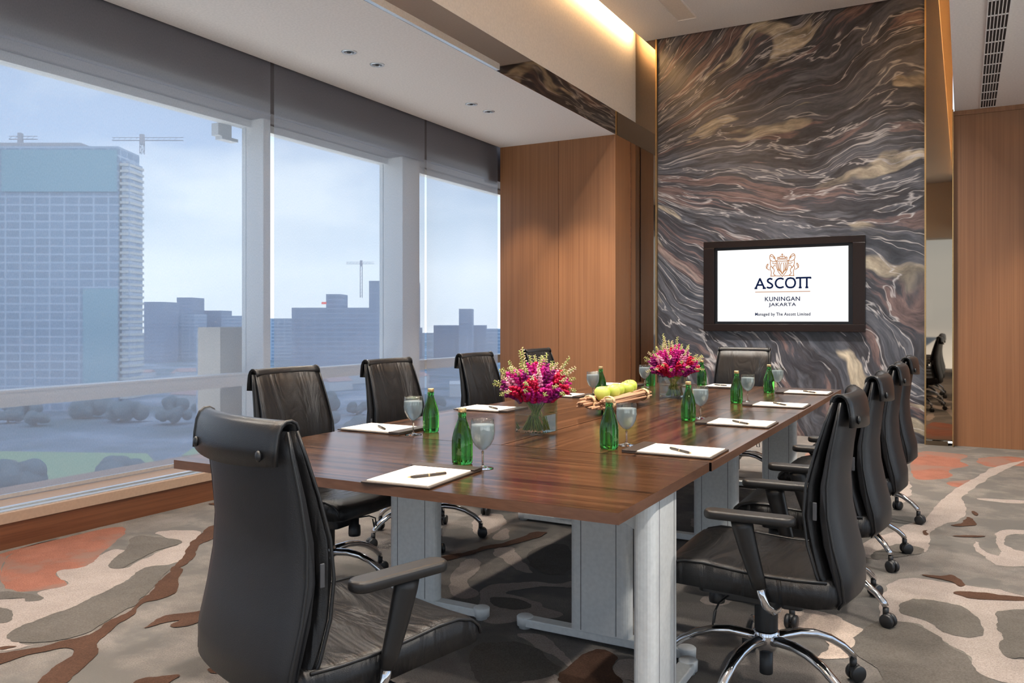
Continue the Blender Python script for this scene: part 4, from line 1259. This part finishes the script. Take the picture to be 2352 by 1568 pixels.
def bouquet(x, y, n, R0, top, where):
    kinds = ['magenta', 'crimson', 'magenta', 'purple', 'bud', 'magenta', 'crimson', 'bud', 'pink', 'magenta']
    lab = {'magenta': 'magenta snapdragon', 'crimson': 'crimson snapdragon', 'purple': 'dark purple snapdragon',
           'bud': 'green and cream budding snapdragon', 'pink': 'pale pink snapdragon'}
    for i in range(n):
        f = math.sqrt((i + 0.5) / n); a = i * 2.39996 + random.uniform(-.25, .25)
        r = R0 * f
        kd = kinds[i % len(kinds)]
        zt = top - (top - 0.98) * f ** 2.0 + random.uniform(-0.03, 0.02) + (0.025 if kd == 'bud' else -0.01)
        tip = (x + r * math.cos(a), y + r * math.sin(a), zt)
        ba = a + math.pi + random.uniform(-.7, .7); br = random.uniform(0.02, 0.056)
        base = (x + br * math.cos(ba), y + br * math.sin(ba), 0.757)
        rim = (x + min(0.052, r * 0.5) * math.cos(a), y + min(0.052, r * 0.5) * math.sin(a), 0.905)
        snapdragon(tip, base, rim, kd, lab[kd] + ' ' + lean(a, f, i) + ', ' + where, {'magenta': 'magenta', 'crimson': 'crimson', 'purple': 'purple', 'bud': 'budding', 'pink': 'pink'}[kd] + ' snapdragons in the ' + where)
    # low outer blossoms drooping over the rim
    for i in range(12):
        a = i * math.pi / 6 + 0.2
        kd = ['crimson', 'magenta', 'magenta', 'purple'][i % 4]
        r = R0 * random.uniform(0.72, 0.98)
        tip = (x + r * math.cos(a), y + r * math.sin(a), 0.915 + random.uniform(-0.01, 0.035))
        rim = (x + 0.058 * math.cos(a), y + 0.058 * math.sin(a), 0.925)
        ba = a + math.pi + random.uniform(-.7, .7)
        base = (x + .03 * math.cos(ba), y + .03 * math.sin(ba), 0.757)
        snapdragon(tip, base, rim, kd, 'drooping ' + lab[kd] + ' ' + lean(a, 0.7, i) + ' over the rim, ' + where, 'drooping ' + {'magenta': 'magenta', 'crimson': 'crimson', 'purple': 'purple'}[kd] + ' snapdragons at the rim of the ' + where)


vase(-1.655, 3.235, 0.140, 'square glass vase of pink flowers nearer the camera')
bouquet(-1.655, 3.235, 40, 0.205, 1.115, 'nearer vase')
vase(-1.64, 5.15, 0.145, 'square glass vase of pink flowers farther from the camera')
bouquet(-1.64, 5.15, 40, 0.205, 1.125, 'farther vase')

# ------------------------------------------------------------------ apple basket
bk = empty('twig_basket', (-1.715, 4.36, 0.7402)); tag(bk, 'long tray of bundled twigs holding green apples', 'basket')
tm = MB(); tm.tube([(0, -0.36, 0), (0.002, -0.1, 0.001), (-0.001, 0.12, -0.001), (0, 0.36, 0)], [0.0062, 0.0070, 0.0066, 0.0058], 7)
tw0 = tm.build('twig', 'twig', bk)
first = True
for s in (-1, 1):
    for i in range(18):
        if first: w = tw0; first = False
        else:
            w = tw0.copy(); COL.objects.link(w); w.parent = bk
        r = 0.027 * math.sqrt((i + 0.5) / 18); a = i * 2.4
        w.location = (s * 0.056 + r * math.cos(a), random.uniform(-0.045, 0.045), 0.060 + r * math.sin(a))
        w.rotation_euler = (random.uniform(-.03, .03), random.uniform(0, 6), random.uniform(-.035, .035))
for i in range(9):
    w = tw0.copy(); COL.objects.link(w); w.parent = bk
    w.location = (-0.032 + i * 0.008, random.uniform(-.02, .02), 0.034 + (i % 2) * 0.003); w.rotation_euler = (0, i, random.uniform(-.02, .02))
for sy in (-1, 1):
    for sx in (-1, 1):
        rp = MB()
        for k in range(4):
            pts = [(sx * 0.056 + 0.034 * math.cos(q * math.pi / 6), sy * 0.27 + (k - 1.5) * 0.007, 0.060 + 0.034 * math.sin(q * math.pi / 6)) for q in range(13)]
            rp.tube(pts, 0.0034, 5)
        rp.build('rope_tie', 'rope', bk)
        MB().lathe([(0.0001, 0.0), (0.006, 0.0), (0.008, 0.03), (0.0001, 0.032)], 10).build('foot', 'black_plastic', bk, loc=(sx * 0.03, sy * 0.15, 0))
ap = None
for i, lab in enumerate(['green apple at the near end of the basket', 'second green apple from the near end of the basket', 'middle green apple in the basket', 'second green apple from the far end of the basket', 'green apple at the far end of the basket, highest of the five']):
    if ap is None:
        ap = empty('apple')
        prof = [(0.0001, -0.034), (0.012, -0.0385), (0.026, -0.033), (0.039, -0.014), (0.0445, 0.006), (0.041, 0.024), (0.028, 0.037), (0.014, 0.039), (0.005, 0.031), (0.0001, 0.027)]
        MB().lathe(prof, 28).build('apple_flesh', 'apple_green', ap)
        MB().tube([(0, 0, 0.027), (0.001, 0, 0.040), (0.004, 0.001, 0.050)], 0.0014, 6).build('stalk', 'tree_trunk', ap)
        o = ap
    else:
        o = copy_tree(ap)
    o.location = (-1.72 + (0.012 if i % 2 else -0.006), 4.165 + i * 0.105, 0.840 + 0.003 * (i % 2) + (0.006 if i == 4 else 0))
    o.rotation_euler = (random.uniform(-.25, .25), random.uniform(-.2, .2), i * 1.3)
    tag(o, lab, 'apple', 'green apples in the basket')

# ------------------------------------------------------------------ city outside
CA, SA = math.cos(R(28.77)), math.sin(R(28.77))


def city(lat, dep):
    return (lat * CA - dep * SA, lat * SA + dep * CA)


GZ = -45.0
gx, gy = city(-300, 700)
gm = MB(); gm.add([(-3000, -2500, GZ), (-60, -2500, GZ), (-60, 3500, GZ), (-3000, 3500, GZ)], [(0, 1, 2, 3)])
struct(gm.build('ground', 'city_ground'), 'hazy low city ground far below the windows', 'ground')


def block(name, lat0, lat1, dep, depth, ztop, mat, label, cat='building', group=None, parts=None):
    x, y = city((lat0 + lat1) / 2, dep + depth / 2)
    b = empty(name, (x, y, GZ), R(28.77)); tag(b, label, cat, group)
    w = (lat1 - lat0) / 2
    MB().box(-w, w, -depth / 2, depth / 2, 0, ztop - GZ).build('walls', mat, b)
    for p in (parts or []):
        a0, a1, z0, z1, m, nm = p
        MB().box(a0, a1, -depth / 2 + 1, depth / 2 - 1, z0 - GZ, z1 - GZ).build(nm, m, b)
    return b


D = 420
pm = D / 1892.0        # metres per photo pixel at that distance
tw = block('office_tower', -1260 * pm, -905 * pm, D, 24, 405 * pm, 'tower_glass', 'tall blue glass tower under construction behind the left blind')
hw = 355 * pm / 2
MB().box(hw - 78 * pm, hw, -13.2, -12.0, -GZ + (735 - 880) * pm, -GZ + 78 * pm).build('safety_net', 'tower_net', tw)
MB().box(-hw + 20, hw - 0.5, -13.0, -12.0, -GZ + 300 * pm, -GZ + 396 * pm).build('safety_net', 'tower_net', tw)
MB().box(-hw + 10, hw - 20, -10, 10, 405 * pm - GZ, 415 * pm - GZ).build('roof_plant', 'crane_grey', tw)
cx, cy = city(-892 * pm, D + 9.5)
st = empty('balcony_tower', (cx, cy, GZ), R(28.77)); tag(st, 'pale tower side of stacked white balcony slabs beside the blue tower', 'building')
MB().box(-2.0, 2.0, -7.5, 7.5, 0, -GZ + 372 * pm).build('walls', 'block_pale', st)
sl = MB(); sl.prism([(-2.6, -8.5), (1.0, -8.5), (2.0, -7), (2.6, -3), (2.6, 8), (-2.6, 8)], 0, 1.3)
s0 = sl.build('floor_slab', 'tower_slab', st)
for i in range(38):
    s = s0 if i == 0 else s0.copy()
    if i: COL.objects.link(s); s.parent = st
    s.location = (0, 0, 6 + i * 3.22)


def crane(lat, dep, z0, z1, jib, label):
    x, y = city(lat, dep); c = empty('tower_crane', (x, y, z0), R(28.77)); tag(c, label, 'crane')
    h = z1 - z0
    m = MB(); q = 0.9
    for sx in (-q, q):
        for sy in (-q, q): m.box(sx - .15, sx + .15, sy - .15, sy + .15, 0, h)
    for k in range(int(h / 3)):
        m.tube([(-q, -q, k * 3), (q, -q, k * 3 + 3)], 0.12, 4).tube([(q, -q, k * 3), (q, q, k * 3 + 3)], 0.12, 4)
    m.build('mast', 'crane_grey', c)
    j = MB(); a, b = jib
    j.box(a, b, -.5, -.3, h, h + .3).box(a, b, .3, .5, h, h + .3).box(a, b, -.15, .15, h + 1.6, h + 1.9)
    for k in range(int((b - a) / 3)): j.tube([(a + k * 3, -.4, h), (a + k * 3 + 1.5, 0, h + 1.7)], .1, 4)
    j.build('jib', 'crane_grey', c)
    MB().box(-1, 1, -1, 1, h - 2, h + 3.4).build('cab', 'crane_grey', c)
    return c


crane(-890 * pm, D + 20, 405 * pm, 437 * pm, (-16, 22), 'thin tower crane above the right corner of the blue tower')
crane(-1172 * pm, D + 16, 414.9 * pm, 436 * pm, (-6, 9), 'tower crane at the left edge of the photo above the blue tower')
D2 = 700; p2 = D2 / 1892.0
b2 = block('city_block', -506 * p2, -292 * p2, D2, 50, 32 * p2, 'block_blue', 'broad dark blue block with a stepped roof behind the middle blind')
MB().box(-45 * p2 + 4, 0, -15, 15, -GZ + 32 * p2, -GZ + 64 * p2).build('roof_tower', 'block_blue', b2)
MB().box(-14, -10, -26, -25, -GZ + 40 * p2, -GZ + 45 * p2).build('roof_sign', 'red_sign', b2)
block('city_block', -366 * p2, -250 * p2, D2 + 80, 50, 104 * p2, 'block_blue', 'taller bluish block right of the broad stepped block')
crane(-381 * p2, D2 + 70, 60 * p2, 145 * p2, (-14, 12), 'distant tower crane above the stepped blue block')
block('city_block', -725 * (330 / 1892), -660 * (330 / 1892), 330, 40, -22 * (330 / 1892), 'block_pale', 'pale striped low block left of the first mullion')
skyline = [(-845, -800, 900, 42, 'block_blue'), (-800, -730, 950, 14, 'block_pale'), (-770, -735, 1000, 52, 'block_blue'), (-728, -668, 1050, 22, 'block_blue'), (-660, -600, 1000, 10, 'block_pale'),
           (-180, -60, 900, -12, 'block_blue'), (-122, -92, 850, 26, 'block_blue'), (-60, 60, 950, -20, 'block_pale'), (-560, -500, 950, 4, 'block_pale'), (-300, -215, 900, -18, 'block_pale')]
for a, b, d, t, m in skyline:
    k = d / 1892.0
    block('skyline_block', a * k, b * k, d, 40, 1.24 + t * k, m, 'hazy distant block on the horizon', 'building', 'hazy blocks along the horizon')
random.seed(11)
USED = []


def free_spot(d0, d1, r):
    for _ in range(400):
        d = random.uniform(d0, d1); lat = random.uniform(-0.64, -0.02) * d
        if all((lat - a) ** 2 + (d - b) ** 2 > (r + q) ** 2 for a, b, q in USED) and not (d > 395 and d < 500 and lat < -0.42 * d) \
                and not (690 < d < 860 and -205 < lat < -90) and not (320 < d < 380 and -135 < lat < -108) and not (225 < d < 355 and lat < -60 and d0 < 300):
            USED.append((lat, d, r)); return lat, d
    return None


for i in range(30):
    sp = free_spot(430, 760, 13)
    if sp is None: continue
    lat, d = sp
    x, y = city(lat, d); s = random.uniform(5, 10)
    h = empty('low_house', (x, y, GZ), R(random.uniform(0, 90))); tag(h, 'small pale low house in the hazy city below', 'house', 'small pale houses in the city below')
    hh = random.uniform(4, 9)
    MB().box(-s, s, -s * .7, s * .7, 0, hh).build('walls', 'house_white', h)
    MB().prism([(-s * .75, hh), (s * .75, hh), (0, hh + s * .35)], -s, s, axis='x').build('roof', random.choice(['house_roof', 'house_white']), h)
for i in range(40):
    sp = free_spot(215, 420, 9.5)
    if sp is None: continue
    lat, d = sp
    x, y = city(lat, d)
    t = empty('tree', (x, y, GZ)); tag(t, 'hazy dark green tree crown far below the windows', 'tree', 'hazy trees far below the windows')
    c = MB(); rr = random.uniform(4, 8)
    for k in range(14):
        c.blob((random.uniform(-.9, .9) * rr, random.uniform(-.9, .9) * rr, 1.5 + rr * random.uniform(.25, .8)), rr * random.uniform(.35, .6), 8, 6)
    c.build('crown', 'tree_crown', t)
    MB().lathe([(0.5, 0), (0.35, 3)], 8).build('trunk', 'tree_trunk', t)
lx, ly = city(-150, 262)
tag(MB().prism([(-34, -26), (20, -34), (40, -4), (24, 22), (-30, 26)], 0, 0.4).build('lawn', 'lawn', loc=(lx, ly, GZ), rotz=R(28)), 'bright green lawn far below at the left edge of the photo', 'lawn')
lx, ly = city(-92, 292)
tag(MB().prism([(-20, -12), (18, -16), (28, 4), (4, 18), (-24, 12)], 0, 0.4).build('lawn', 'lawn', loc=(lx, ly, GZ), rotz=R(28)), 'smaller green lawn far below, left of the first mullion', 'lawn')
